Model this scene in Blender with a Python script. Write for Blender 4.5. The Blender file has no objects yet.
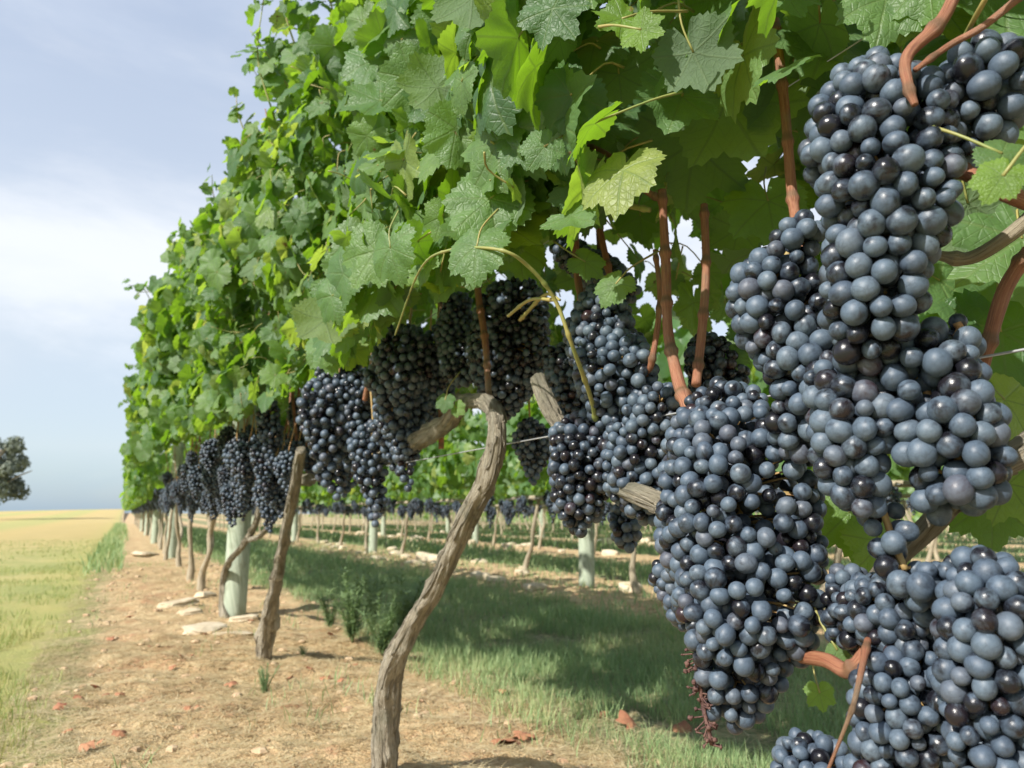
import bpy, math, random
import numpy as np
from mathutils import Vector, Matrix, noise as mnoise

random.seed(7)
rng = np.random.default_rng(7)
scene = bpy.context.scene
COL = scene.collection

# ------------------------------------------------------------------ camera
FPX = 780.0; CAMH = 0.5
PITCH = math.radians(9.46); YAW = math.radians(26.13)
cR = np.array([math.cos(YAW), -math.sin(YAW), 0.0])
cF = np.array([math.cos(PITCH)*math.sin(YAW), math.cos(PITCH)*math.cos(YAW), math.sin(PITCH)])
cU = np.cross(cR, cF)
cO = np.array([0.0, 0.0, CAMH])
cam_d = bpy.data.cameras.new('camera'); cam = bpy.data.objects.new('camera', cam_d); COL.objects.link(cam)
cam.matrix_world = Matrix(((cR[0], cU[0], -cF[0], cO[0]), (cR[1], cU[1], -cF[1], cO[1]), (cR[2], cU[2], -cF[2], cO[2]), (0, 0, 0, 1)))
cam_d.sensor_width = 36.0; cam_d.lens = FPX/1024*36.0
cam_d.clip_start = 0.05; cam_d.clip_end = 9000
cam_d.dof.use_dof = True; cam_d.dof.focus_distance = 0.62; cam_d.dof.aperture_fstop = 13.0
scene.camera = cam

# ------------------------------------------------------------------ world + sun
SUN_EL = 38.0
SUN_AZ_VEC = np.array([-math.sin(math.radians(72)), -math.cos(math.radians(72))])   # horizontal direction TO the sun
to_sun = Vector((SUN_AZ_VEC[0]*math.cos(math.radians(SUN_EL)), SUN_AZ_VEC[1]*math.cos(math.radians(SUN_EL)), math.sin(math.radians(SUN_EL))))
w = bpy.data.worlds.new('World'); scene.world = w; w.use_nodes = True
nt = w.node_tree; nt.nodes.clear()
class NB:
    """tiny node builder"""
    def __init__(s, nt): s.nt = nt
    def n(s, t, **kw):
        nd = s.nt.nodes.new(t)
        for k, v in kw.items():
            if k == 'inp':
                for i, val in v.items():
                    if hasattr(val, 'is_linked') or isinstance(val, bpy.types.NodeSocket): s.nt.links.new(val, nd.inputs[i])
                    else: nd.inputs[i].default_value = val
            else: setattr(nd, k, v)
        return nd
    def m(s, op, a, b=None, c=None, clamp=False):
        inp = {0: a}
        if b is not None: inp[1] = b
        if c is not None: inp[2] = c
        return s.n('ShaderNodeMath', operation=op, use_clamp=clamp, inp=inp).outputs[0]
    def ramp(s, fac, stops, interp='LINEAR'):
        nd = s.n('ShaderNodeValToRGB', inp={0: fac}); cr = nd.color_ramp; cr.interpolation = interp
        while len(cr.elements) < len(stops): cr.elements.new(0.5)
        for e, (p, c) in zip(cr.elements, stops):
            e.position = p; e.color = (c[0], c[1], c[2], 1) if hasattr(c, '__len__') else (c, c, c, 1)
        return nd.outputs[0]
    def mix(s, fac, a, b, blend='MIX'):
        def fix(v): return (*v, 1) if isinstance(v, tuple) and len(v) == 3 else v
        nd = s.n('ShaderNodeMix', data_type='RGBA', blend_type=blend, inp={0: fac, 6: fix(a), 7: fix(b)})
        return nd.outputs[2]
    def sstep(s, v, a, b):
        return s.n('ShaderNodeMapRange', interpolation_type='SMOOTHSTEP', inp={0: v, 1: a, 2: b, 3: 0.0, 4: 1.0}).outputs[0]
    def noise(s, vec, scale, detail=4, rough=.55, dim='3D', w=None, dist=0.0):
        inp = {'Scale': scale, 'Detail': detail, 'Roughness': rough, 'Distortion': dist}
        if vec is not None: inp['Vector'] = vec
        nd = s.n('ShaderNodeTexNoise', noise_dimensions=dim)
        if w is not None: inp['W'] = w
        for i, val in inp.items():
            if isinstance(val, bpy.types.NodeSocket): s.nt.links.new(val, nd.inputs[i])
            else: nd.inputs[i].default_value = val
        return nd.outputs[0]
b = NB(nt)
sky = b.n('ShaderNodeTexSky', sky_type='NISHITA', sun_disc=False, sun_elevation=math.radians(SUN_EL),
          sun_rotation=math.atan2(to_sun.x, to_sun.y), altitude=400, air_density=1.0, dust_density=1.5, ozone_density=1.0)
geo = b.n('ShaderNodeNewGeometry')
sx = b.n('ShaderNodeSeparateXYZ', inp={0: geo.outputs['Incoming']})
el = b.m('MULTIPLY', sx.outputs[2], -1.0)                      # sine of the elevation
vm = b.n('ShaderNodeMapping', inp={0: geo.outputs['Incoming'], 3: (1.3, 1.3, 3.6)})
cl = b.noise(vm.outputs[0], 1.6, 6, .55, dist=.4)
cl = b.sstep(cl, .36, .66)
band = b.ramp(el, [(0.0, .75), (.06, .85), (.16, 1.0), (.34, .95), (.6, .85), (1.0, .3)])
mask = b.m('MULTIPLY', b.m('ADD', b.m('MULTIPLY', cl, .24), .74), band)
cloudcol = b.ramp(el, [(0.0, (2.1, 3.0, 4.0)), (.04, (2.7, 3.5, 4.3)), (.075, (3.7, 4.2, 4.7)), (.26, (4.2, 4.6, 5.1)), (.55, (3.5, 4.0, 4.9)), (1.0, (2.7, 3.3, 4.4))])
puff = b.m('MULTIPLY', b.sstep(b.noise(b.n('ShaderNodeMapping', inp={0: geo.outputs['Incoming'], 3: (1.0, 1.0, 2.6)}).outputs[0], 2.3, 7, .6, dist=.3), .44, .68), b.ramp(el, [(0, .0), (.05, .25), (.12, 1), (.35, .9), (.6, .35), (1, .2)]))
cloudcol = b.mix(b.m('MULTIPLY', puff, .8), cloudcol, (5.6, 5.75, 6.0))
skyc = b.mix(mask, sky.outputs[0], cloudcol)
bg = b.n('ShaderNodeBackground', inp={0: skyc, 1: 0.115})
b.n('ShaderNodeOutputWorld', inp={0: bg.outputs[0]})
sun_d = bpy.data.lights.new('sun', 'SUN'); sun_d.energy = 4.7; sun_d.angle = math.radians(0.6); sun_d.color = (1.0, 0.955, 0.88)
sun = bpy.data.objects.new('sun', sun_d); COL.objects.link(sun)
sun.rotation_euler = to_sun.to_track_quat('Z', 'Y').to_euler()
vs = scene.view_settings; vs.view_transform = 'Standard'; vs.look = 'None'; vs.exposure = 0.72; vs.gamma = 1.0
scene.cycles.max_bounces = 8; scene.cycles.transmission_bounces = 6; scene.cycles.transparent_max_bounces = 6

# ------------------------------------------------------------------ helpers
def ray(x, y): return cF + (x-512)/FPX*cR + (384-y)/FPX*cU
def onx(x, y, X): r = ray(x, y); return cO + r*(X/r[0])
def ony(x, y, Y): r = ray(x, y); return cO + r*(Y/r[1])
def onz(x, y, z=0.0): r = ray(x, y); return cO + r*((z-CAMH)/r[2])
def proj(P):
    d = np.asarray(P)-cO; k = d@cF
    return 512+FPX*(d@cR)/k, 384-FPX*(d@cU)/k, k

def tag(o, label=None, cat=None, group=None, kind=None):
    if label: o['label'] = label
    if cat: o['category'] = cat
    if group: o['group'] = group
    if kind: o['kind'] = kind
    return o
def link(name, me, parent=None, loc=(0, 0, 0)):
    o = bpy.data.objects.new(name, me); COL.objects.link(o)
    if parent is not None: o.parent = parent
    o.location = loc
    return o
def empty(name, loc=(0, 0, 0), **kw):
    o = link(name, None, None, loc); o.empty_display_size = .1
    return tag(o, **kw)
def mesh_np(name, V, loops, totals, mat, uv=None, smooth=True):
    me = bpy.data.meshes.new(name)
    V = np.asarray(V, np.float32); loops = np.asarray(loops, np.int32); totals = np.asarray(totals, np.int32)
    me.vertices.add(len(V)); me.vertices.foreach_set('co', V.ravel())
    me.loops.add(len(loops)); me.loops.foreach_set('vertex_index', loops)
    starts = np.concatenate([[0], np.cumsum(totals)[:-1]]).astype(np.int32)
    me.polygons.add(len(totals)); me.polygons.foreach_set('loop_start', starts); me.polygons.foreach_set('loop_total', totals)
    me.polygons.foreach_set('use_smooth', np.full(len(totals), smooth, bool))
    if uv is not None:
        l = me.uv_layers.new(name='uv'); l.data.foreach_set('uv', np.asarray(uv, np.float32)[loops].ravel())
    me.update(calc_edges=True)
    if mat is not None: me.materials.append(mat)
    return me
class Acc:
    """collects pieces into one mesh"""
    def __init__(s): s.V = []; s.L = []; s.T = []; s.U = []; s.n = 0
    def add(s, V, L, T, U=None):
        V = np.asarray(V, float); s.V.append(V); s.L.append(np.asarray(L)+s.n); s.T.append(np.asarray(T))
        s.U.append(np.zeros((len(V), 2)) if U is None else U); s.n += len(V)
    def many(s, tv, tl, tt, tu, M, P):
        """copies of a template: M (N,3,3) matrices, P (N,3) positions"""
        N = len(P)
        if N == 0: return
        V = np.einsum('nij,vj->nvi', M, tv)+P[:, None, :]
        k = len(tv)
        L = (np.asarray(tl)[None, :]+(np.arange(N)*k)[:, None]).ravel()
        s.V.append(V.reshape(-1, 3)); s.L.append(L+s.n); s.T.append(np.tile(tt, N))
        s.U.append(np.tile(tu, (N, 1)) if tu is not None else np.zeros((N*k, 2))); s.n += N*k
    def mesh(s, name, mat, smooth=True, origin=None):
        V = np.concatenate(s.V)
        if origin is not None: V = V-np.asarray(origin)
        return mesh_np(name, V, np.concatenate(s.L), np.concatenate(s.T), mat, np.concatenate(s.U), smooth)

def catmull(pts, n):
    P = np.asarray(pts, float); P = np.vstack([2*P[0]-P[1], P, 2*P[-1]-P[-2]]); out = []
    for i in range(1, len(P)-2):
        for t in np.arange(n)/n:
            a, b_, c, d = P[i-1:i+3]
            out.append(.5*((2*b_)+(-a+c)*t+(2*a-5*b_+4*c-d)*t*t+(-a+3*b_-3*c+d)*t**3))
    out.append(P[-2]); return np.array(out)
def tube(pts, rad, segs=8, sub=6, rough=0.0, ridge=0.0, seed=0, cap=True, nodes=0, knots=0):
    """tapered tube along pts; returns V,L,T,U. pts rows (x,y,z); rad per point"""
    D = np.column_stack([np.asarray(pts, float), np.asarray(rad, float)]) if np.ndim(rad) else np.column_stack([np.asarray(pts, float), np.full(len(pts), rad)])
    C = catmull(D, sub) if sub > 1 else D
    kn = random.Random(seed+77); tot_ = float(np.linalg.norm(np.diff(C[:, :3], axis=0), axis=1).sum()); kn = [(kn.uniform(0, tot_), kn.uniform(0, 6.28), kn.uniform(.18, .5), kn.uniform(.010, .024)) for _ in range(int(knots*tot_))]
    P = C[:, :3]; Rr = np.maximum(C[:, 3], 1e-4)
    Tn = np.gradient(P, axis=0); Tn /= np.linalg.norm(Tn, axis=1)[:, None]+1e-12
    ref = np.array([0.31, 0.87, 0.2]) if abs(Tn[0][1]) < .9 else np.array([1.0, 0, 0])
    n0 = np.cross(Tn[0], ref); n0 /= np.linalg.norm(n0)
    V = []; U = []; s = 0
    for i in range(len(P)):
        nb_ = 1+.38*math.exp(-(((s+.02) % nodes-nodes/2)/.0035)**2) if nodes else 1
        n0 = n0-Tn[i]*(n0@Tn[i]); n0 /= np.linalg.norm(n0); b0 = np.cross(Tn[i], n0)
        if i: s += np.linalg.norm(P[i]-P[i-1])
        for k in range(segs):
            a = 2*math.pi*k/segs
            d = math.cos(a)*n0+math.sin(a)*b0; r = Rr[i]*nb_
            if rough or ridge:
                q = P[i]+d*r
                r *= 1+rough*mnoise.noise(Vector(q*26)+Vector((seed, 0, 0)))+ridge*(mnoise.noise(Vector((math.cos(a+s*5)*2.6+seed, math.sin(a+s*5)*2.6, s*9)))+.6*mnoise.noise(Vector((math.cos(a+s*5)*6+seed, math.sin(a+s*5)*6, s*14))))
            for ks, ka, kh, kw in kn: 
                if abs(s-ks) < 3*kw: r += Rr[i]*kh*math.exp(-((s-ks)/kw)**2-((((a-ka+math.pi) % 6.2832)-math.pi)/.6)**2)
            V.append(P[i]+d*r); U.append((k/segs, s))
    L = []; T = []
    for i in range(len(P)-1):
        for k in range(segs):
            k2 = (k+1) % segs
            L += [i*segs+k, i*segs+k2, (i+1)*segs+k2, (i+1)*segs+k]; T.append(4)
    if cap:
        L += list(range(segs-1, -1, -1)); T.append(segs)
        L += list(range((len(P)-1)*segs, len(P)*segs)); T.append(segs)
    return np.array(V), L, T, np.array(U)

# ------------------------------------------------------------------ materials
def newmat(name):
    m = bpy.data.materials.new(name); m.use_nodes = True; m.node_tree.nodes.clear(); return m, NB(m.node_tree)
def finish(b, shader, disp=None):
    o = b.n('ShaderNodeOutputMaterial', inp={0: shader})
    return o
def principled(b, color, rough, bump=None, bstr=.3, bdist=.01, **kw):
    inp = {'Base Color': color if not (isinstance(color, tuple) and len(color) == 3) else (*color, 1), 'Roughness': rough}
    inp.update({k.replace('_', ' '): v for k, v in kw.items()})
    nd = b.n('ShaderNodeBsdfPrincipled')
    if bump is not None:
        bp = b.n('ShaderNodeBump', inp={'Height': bump, 'Strength': bstr, 'Distance': bdist}); inp['Normal'] = bp.outputs[0]
    for i, val in inp.items():
        if isinstance(val, bpy.types.NodeSocket): b.nt.links.new(val, nd.inputs[i])
        else: nd.inputs[i].default_value = val
    return nd.outputs[0]

def mat_leaf(name, detail=True, young=False):
    m, b = newmat(name)
    geo = b.n('ShaderNodeNewGeometry'); oi = b.n('ShaderNodeObjectInfo')
    rnd = b.m('FRACT', b.m('ADD', geo.outputs['Random Per Island'], oi.outputs['Random']))
    rnd2 = b.m('FRACT', b.m('MULTIPLY', rnd, 7.31))
    if young:
        top = b.ramp(rnd, [(0, (.10, .20, .015)), (1, (.16, .28, .03))])
        trn = b.ramp(rnd, [(0, (.30, .50, .03)), (1, (.42, .60, .06))])
    else:
        top = b.ramp(rnd, [(0, (.066, .140, .052)), (.35, (.098, .190, .066)), (.7, (.135, .240, .075)), (.9, (.16, .27, .07)), (1, (.27, .32, .08))])
        trn = b.ramp(rnd2, [(0, (.18, .36, .012)), (.5, (.28, .50, .020)), (.9, (.40, .60, .05)), (1, (.56, .62, .10))])
    tc = b.n('ShaderNodeTexCoord')
    height = None
    if detail:
        s = b.n('ShaderNodeSeparateXYZ', inp={0: tc.outputs['UV']})
        x = b.m('ABSOLUTE', b.m('MULTIPLY', b.m('SUBTRACT', s.outputs[0], .5), 2.0))
        y = b.m('MULTIPLY', b.m('SUBTRACT', s.outputs[1], .5), 2.0)
        ds = []; ts = []
        for a in (0, 50, 108):
            ca, sa = math.cos(math.radians(a)), math.sin(math.radians(a))
            t = b.m('ADD', b.m('MULTIPLY', x, sa), b.m('MULTIPLY', y, ca))
            d = b.m('ABSOLUTE', b.m('SUBTRACT', b.m('MULTIPLY', x, ca), b.m('MULTIPLY', y, sa)))
            d = b.m('MAXIMUM', d, b.m('MULTIPLY', t, -1.0)); ds.append(d); ts.append(t)
        mn = b.m('MINIMUM', b.m('MINIMUM', ds[0], ds[1]), ds[2])
        tot = None
        for d, t in zip(ds, ts):
            sel = b.m('LESS_THAN', d, b.m('ADD', mn, 1e-4))
            q = b.m('MULTIPLY', sel, b.m('SUBTRACT', t, b.m('MULTIPLY', d, .75)))
            tot = q if tot is None else b.m('ADD', tot, q)
        sec = b.m('ABSOLUTE', b.m('SINE', b.m('MULTIPLY', tot, 24.0)))
        secm = b.m('SUBTRACT', 1.0, b.sstep(sec, 0.0, .30))
        main = b.m('SUBTRACT', 1.0, b.sstep(mn, .006, .028))
        vein = b.m('MAXIMUM', main, b.m('MULTIPLY', secm, .45))
        vo = b.n('ShaderNodeTexVoronoi', feature='DISTANCE_TO_EDGE', inp={'Vector': tc.outputs['UV'], 'Scale': 16.0})
        tert = b.sstep(vo.outputs[0], 0.0, .14)
        puck = b.noise(tc.outputs['UV'], 9, 4, .6)
        top = b.mix(b.m('MULTIPLY', vein, .55), top, (.17, .25, .08))
        mott = b.noise(geo.outputs['Position'], 60, 3, .6)
        top = b.mix(b.m('MULTIPLY', b.sstep(mott, .35, .75), .35), top, (.045, .085, .045))
        trn = b.mix(b.m('MULTIPLY', vein, .45), trn, (.10, .16, .03))
        # brown scorched specks on a few leaves
        sp = b.noise(geo.outputs['Position'], 38, 3, .6)
        spm = b.m('MULTIPLY', b.sstep(sp, .66, .72), b.sstep(rnd2, .62, .9))
        top = b.mix(spm, top, (.20, .11, .035)); trn = b.mix(spm, trn, (.12, .05, .01))
        height = b.m('ADD', b.m('ADD', b.m('MULTIPLY', vein, -.5), b.m('MULTIPLY', tert, .28)), b.m('MULTIPLY', puck, .8))
    under = b.mix(.55, top, (.15, .20, .125))
    col = b.mix(geo.outputs['Backfacing'], top, under)
    rough = b.m('ADD', b.m('MULTIPLY', geo.outputs['Backfacing'], .3), .47)
    p = principled(b, col, rough, height, .35, .004, Specular_IOR_Level=.5)
    tr = b.n('ShaderNodeBsdfTranslucent', inp={0: trn})
    ms = b.n('ShaderNodeMixShader', inp={0: .46, 1: p, 2: tr.outputs[0]})
    finish(b, ms.outputs[0]); return m
def mat_grape(name, hero, dark=0.0):
    m, b = newmat(name)
    geo = b.n('ShaderNodeNewGeometry'); oi = b.n('ShaderNodeObjectInfo'); tc = b.n('ShaderNodeTexCoord')
    rnd = b.m('FRACT', b.m('ADD', geo.outputs['Random Per Island'], oi.outputs['Random']))
    wv = b.m('MULTIPLY', rnd, 37.0)
    sc = 1.0
    n1 = b.noise(tc.outputs['Object'], 75, 4, .62, '4D', wv, .6)
    n2 = b.noise(tc.outputs['Object'], 330, 5, .75, '4D', wv)
    n3 = b.noise(tc.outputs['Object'], 30, 2, .5, '4D', wv)
    # share of bloom per berry: most well covered, a few rubbed dark
    cov = b.ramp(rnd, [(0, .30), (.10, .50), (.25, .72), (.55, .92), (1, 1.08)])
    thr = b.m('ADD', b.m('MULTIPLY', n1, .75), b.m('MULTIPLY', n3, .25))
    bl = b.m('ADD', b.m('SUBTRACT', cov, .50+dark), b.m('MULTIPLY', b.m('SUBTRACT', thr, .5), 3.3))
    bl = b.sstep(bl, -.26, .42)
    bl = b.m('MULTIPLY', bl, b.m('ADD', .30, b.m('MULTIPLY', n2, 1.25)), clamp=True)
    rc = b.m('FRACT', b.m('MULTIPLY', rnd, 13.7))
    vs_ = b.n('ShaderNodeTexVoronoi', voronoi_dimensions='4D', feature='DISTANCE_TO_EDGE', inp={'Vector': tc.outputs['Object'], 'W': wv, 'Scale': 150.0})
    scr = b.m('SUBTRACT', 1.0, b.m('MULTIPLY', b.m('SUBTRACT', 1.0, b.sstep(vs_.outputs[0], .0, .07)), b.sstep(n1, .48, .62)))
    bl = b.m('MULTIPLY', bl, b.m('ADD', .72, b.m('MULTIPLY', scr, .28)))
    bloom = b.ramp(rc, [(0, (.060, .084, .120)), (.4, (.078, .110, .152)), (.75, (.100, .134, .172)), (1, (.085, .098, .128))])
    skin = b.ramp(rc, [(0, (.007, .007, .010)), (.6, (.010, .010, .014)), (.93, (.014, .010, .013)), (1, (.03, .014, .016))])
    col = b.mix(bl, skin, bloom)
    if hero:
        s = b.n('ShaderNodeSeparateXYZ', inp={0: tc.outputs['Object']})
        dot = b.m('MULTIPLY', b.sstep(s.outputs[2], .00855, .0088), b.m('LESS_THAN', rc, .4))
        col = b.mix(dot, col, (.035, .028, .022))
    rough = b.m('ADD', .25, b.m('MULTIPLY', bl, .28))
    p = principled(b, col, rough, n2, .16, .0015, Specular_IOR_Level=.45)
    finish(b, p); return m
def mat_bark(name, c1, c2, c3, vs=9.0, us=9.0, bstr=.9, bdist=.006, ring=0):
    m, b = newmat(name)
    tc = b.n('ShaderNodeTexCoord')
    s = b.n('ShaderNodeSeparateXYZ', inp={0: tc.outputs['UV']})
    a = b.m('MULTIPLY', s.outputs[0], 2*math.pi); tw = b.m('ADD', a, b.m('MULTIPLY', s.outputs[1], 4.0))
    cx = b.m('MULTIPLY', b.m('COSINE', tw), us/9); cy = b.m('MULTIPLY', b.m('SINE', tw), us/9)
    cv = b.n('ShaderNodeCombineXYZ', inp={0: cx, 1: cy, 2: b.m('MULTIPLY', s.outputs[1], vs)})
    f1 = b.noise(cv.outputs[0], 3.2, 6, .65, dist=.5)
    f2 = b.noise(cv.outputs[0], 11.0, 4, .6)
    pn = b.noise(tc.outputs['Object'], 14, 4, .6)
    h = b.m('ADD', b.m('MULTIPLY', f1, .8), b.m('MULTIPLY', f2, .35))
    col = b.ramp(h, [(.38, c3), (.52, c1), (.72, c2)])
    col = b.mix(b.m('MULTIPLY', b.sstep(pn, .5, .68), .5), col, (.16, .17, .11))
    if ring:
        q_ = b.m('ABSOLUTE', b.m('SUBTRACT', b.m('FRACT', b.m('DIVIDE', b.m('ADD', s.outputs[1], .02), ring)), .5))
        col = b.mix(b.m('MULTIPLY', b.m('SUBTRACT', 1.0, b.sstep(q_, .02, .12)), .75), col, (.12, .07, .035))
    p = principled(b, col, .88 if not ring else .6, h, bstr, bdist)
    finish(b, p); return m
def mat_simple(name, c1, c2, scale=20, rough=.7, bump=.2, detail=4):
    m, b = newmat(name)
    tc = b.n('ShaderNodeTexCoord'); n = b.noise(tc.outputs['Object'], scale, detail, .6)
    geo = b.n('ShaderNodeNewGeometry'); oi = b.n('ShaderNodeObjectInfo')
    rnd = b.m('FRACT', b.m('ADD', geo.outputs['Random Per Island'], oi.outputs['Random']))
    f = b.m('ADD', b.m('MULTIPLY', b.sstep(n, .3, .7), .6), b.m('MULTIPLY', rnd, .4))
    col = b.mix(f, c1, c2)
    finish(b, principled(b, col, rough, n, bump, .01)); return m
def mat_blade(name, stops, trans):
    m, b = newmat(name)
    geo = b.n('ShaderNodeNewGeometry'); pos = b.noise(geo.outputs['Position'], 1.7, 3, .6)
    r = b.m('ADD', b.m('MULTIPLY', geo.outputs['Random Per Island'], .65), b.m('MULTIPLY', b.sstep(pos, .3, .7), .35))
    col = b.ramp(r, stops)
    p = principled(b, col, .6)
    tr = b.n('ShaderNodeBsdfTranslucent', inp={0: b.mix(.5, col, (*trans, 1))})
    ms = b.n('ShaderNodeMixShader', inp={0: .35, 1: p, 2: tr.outputs[0]}); finish(b, ms.outputs[0]); return m

M_LEAF = mat_leaf('vine_leaf'); M_LEAF_FAR = mat_leaf('vine_leaf_far', detail=False); M_YOUNG = mat_leaf('young_vine_leaf', young=True)
M_GRAPE = mat_grape('grape_skin', True); M_GRAPE_DK = mat_grape('grape_skin_rubbed', True, .42); M_GRAPE_FAR = mat_grape('grape_skin_far', False, .15)
M_BARK = mat_bark('old_vine_bark', (.42, .36, .26), (.60, .55, .43), (.085, .066, .048), 11, 18, 1.0, .02)
M_BARK_FAR = mat_bark('far_vine_bark', (.31, .26, .18), (.46, .40, .29), (.14, .11, .075), 5, 9)
M_CANE = mat_bark('red_cane_bark', (.235, .085, .045), (.35, .17, .09), (.09, .035, .020), 12, 16, .6, .003, ring=.055)
M_SHOOT = mat_simple('green_shoot_skin', (.17, .23, .06), (.33, .24, .08), 30, .5, .1)
M_STEM = mat_simple('bunch_stalk_skin', (.33, .16, .07), (.36, .28, .10), 60, .6, .1)
M_POST = mat_bark('treated_post_wood', (.31, .36, .27), (.45, .50, .39), (.17, .21, .14), 1.2, 16, .25, .002)
M_WIRE = mat_simple('galvanised_wire', (.20, .21, .22), (.34, .34, .34), 40, .5, 0)
M_STONE = mat_simple('limestone', (.42, .33, .21), (.62, .54, .40), 14, .9, .8)
M_DRY = mat_simple('dead_leaf', (.22, .075, .04), (.40, .20, .10), 40, .8, .3)
M_STRAW = mat_blade('straw', [(0, (.30, .21, .10)), (.4, (.56, .46, .26)), (.8, (.76, .66, .42)), (1, (.42, .20, .10))], (.4, .3, .1))
M_GRASS = mat_blade('meadow_grass', [(0, (.16, .27, .12)), (.4, (.27, .39, .17)), (.75, (.38, .46, .21)), (1, (.60, .54, .28))], (.22, .36, .06))
M_GRASSY = mat_blade('mown_grass', [(0, (.15, .24, .07)), (.4, (.27, .35, .10)), (.75, (.46, .42, .16)), (1, (.60, .50, .24))], (.35, .40, .08))
M_WEED = mat_blade('weed_leaf', [(0, (.18, .28, .13)), (1, (.30, .40, .18))], (.25, .38, .10))

# ------------------------------------------------------------------ leaf templates
LK = [0, 8, 16, 27, 38, 50, 62, 78, 92, 106, 122, 140, 156, 168, 176, 180]
LR = [1.0, .93, .82, .66, .80, .93, .80, .64, .72, .80, .70, .66, .62, .50, .26, .07]
def leaf_template(nang, rings, seed, lobing=1.0, curl=.18, wave=.06, serr=.05):
    r_ = np.random.default_rng(seed)
    th = np.linspace(-180, 180, nang, endpoint=False)+180/nang
    k = np.abs(th); R = np.interp(k, LK, LR); R = .74+(R-.74)*lobing if lobing != 1 else R
    R = np.where(k > 166, np.interp(k, LK, LR), R)
    if serr: R = R*(1+serr*np.where(np.arange(nang) % 2 == 0, 1, -1)*r_.uniform(.5, 1.2, nang))
    asym = 1+.06*np.sin(np.radians(th)+r_.uniform(0, 6))
    R = R*asym
    a = np.radians(th); V = [(0, 0, 0)]; ph = r_.uniform(0, 6.28, 4); fold = r_.uniform(.05, .22); tw = r_.uniform(-.15, .15)
    for q in rings:
        x = R*q*np.sin(a); y = R*q*np.cos(a); r = R*q
        z = -curl*r**2+fold*np.abs(x)*(1-.5*r)+wave*r**1.5*(np.sin(3*a+ph[0])+.7*np.sin(5*a+ph[1])+.35*np.sin(9*a+ph[2]))+tw*x*y
        # interveinal puckering
        z = z+.030*np.sin(x*11+ph[3])*np.sin(y*12+ph[2])*r
        V += list(zip(x, y, z))
    V = np.array(V); n = nang; L = []; T = []
    for i in range(n):
        if i == n-1 and False: continue
        L += [0, 1+(i+1) % n, 1+i]; T.append(3)
    for j in range(len(rings)-1):
        o = 1+j*n
        for i in range(n):
            i2 = (i+1) % n
            L += [o+i, o+i2, o+n+i2, o+n+i]; T.append(4)
    L = np.array(L); T = np.array(T)
    return V, L, T, V[:, :2]*.5+.5
# normals must face +z : check and flip
def fixdir(t):
    V, L, T, U = t; a, b_, c = V[L[0]], V[L[1]], V[L[2]]
    if np.cross(b_-a, c-a)[2] < 0:
        pass
    # flip per polygon as needed
    out = []; s = 0
    for n in T:
        idx = L[s:s+n]; a, b_, c = V[idx[0]], V[idx[1]], V[idx[2]]
        if np.cross((b_-a)[:2], (c-a)[:2]) < 0: idx = idx[::-1]
        out += list(idx); s += n
    return V, np.array(out), T, U
LOD0 = [fixdir(leaf_template(64, (.28, .52, .74, .9, 1.0), s, lob, cu, wv)) for s, lob, cu, wv in
        ((1, .95, .15, .07), (2, .75, .25, .05), (3, 1.05, .05, .09), (4, .6, .30, .06), (5, .85, -.08, .08), (6, .7, .38, .07), (7, .5, .12, .10))]
LOD1 = [fixdir(leaf_template(28, (.5, 1.0), 10+s, lob, cu, .09, .05)) for s, lob, cu in ((1, 1, .2), (2, .8, .35), (3, .6, .05), (4, .9, .3))]
LOD2 = [fixdir(leaf_template(12, (1.0,), 20+s, 1.0, .3, .10, .08)) for s in range(3)]

def frames(N, T):
    """rotation matrices with local z = N, local y = T made square to N"""
    N = N/np.linalg.norm(N, axis=1)[:, None]
    T = T-N*np.sum(N*T, axis=1)[:, None]; T /= np.linalg.norm(T, axis=1)[:, None]+1e-9
    X = np.cross(T, N)
    return np.stack([X, T, N], axis=2)

# ------------------------------------------------------------------ ground (one sheet)
def axis(fine0, fine1, step, lo, hi, g=1.16):
    a = list(np.arange(fine0, fine1+1e-6, step)); s = step
    while a[-1] < hi: s *= g; a.append(a[-1]+s)
    s = step
    while a[0] > lo: s *= g; a.insert(0, a[0]-s)
    return np.array(a)
PITCH_ROW = 2.38
def strip_dist(X):      # distance to nearest vine row, big to the left of the first row's strip
    k = np.maximum(0, np.round((X-.5)/PITCH_ROW)); return np.abs(X-.5-k*PITCH_ROW)
def fbm(x, y, s, o=4):
    return mnoise.fractal(Vector((x*s, y*s, 3.3)), 1.0, 2.0, o)
def ground_z(x, y):
    d = float(strip_dist(x)); m = max(0, min(1, (.75-d)/.35))
    dist = math.hypot(x, y)
    if dist > 30:
        f_ = min(1, max(0, (dist-30)/140)); f_ = f_*f_*(3-2*f_); return (1.0+.45*math.sin(math.atan2(x, y)*9+1))*f_*(1 if x < 0 else max(0, 1-x/60)*.5) if dist < 2500 else 0.0
    z = .020*m+.018*fbm(x, y, 1.3, 3)+(.017*m+.005)*fbm(x, y, 9, 4)*min(1, 6/max(dist, 1))
    return z-.012
gx = axis(-1.4, 4.2, .035, -4000, 4000); gy = axis(.9, 8.0, .035, -60, 6000)
GX, GY = np.meshgrid(gx, gy, indexing='ij')
GZ = np.array([ground_z(x, y) for x, y in zip(GX.ravel(), GY.ravel())])
nx, ny = len(gx), len(gy)
ii, jj = np.meshgrid(np.arange(nx-1), np.arange(ny-1), indexing='ij')
q = np.stack([ii*ny+jj, (ii+1)*ny+jj, (ii+1)*ny+jj+1, ii*ny+jj+1], -1).reshape(-1)
m, b = newmat('vineyard_ground')
geo = b.n('ShaderNodeNewGeometry'); s = b.n('ShaderNodeSeparateXYZ', inp={0: geo.outputs['Position']})
P = geo.outputs['Position']
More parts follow.
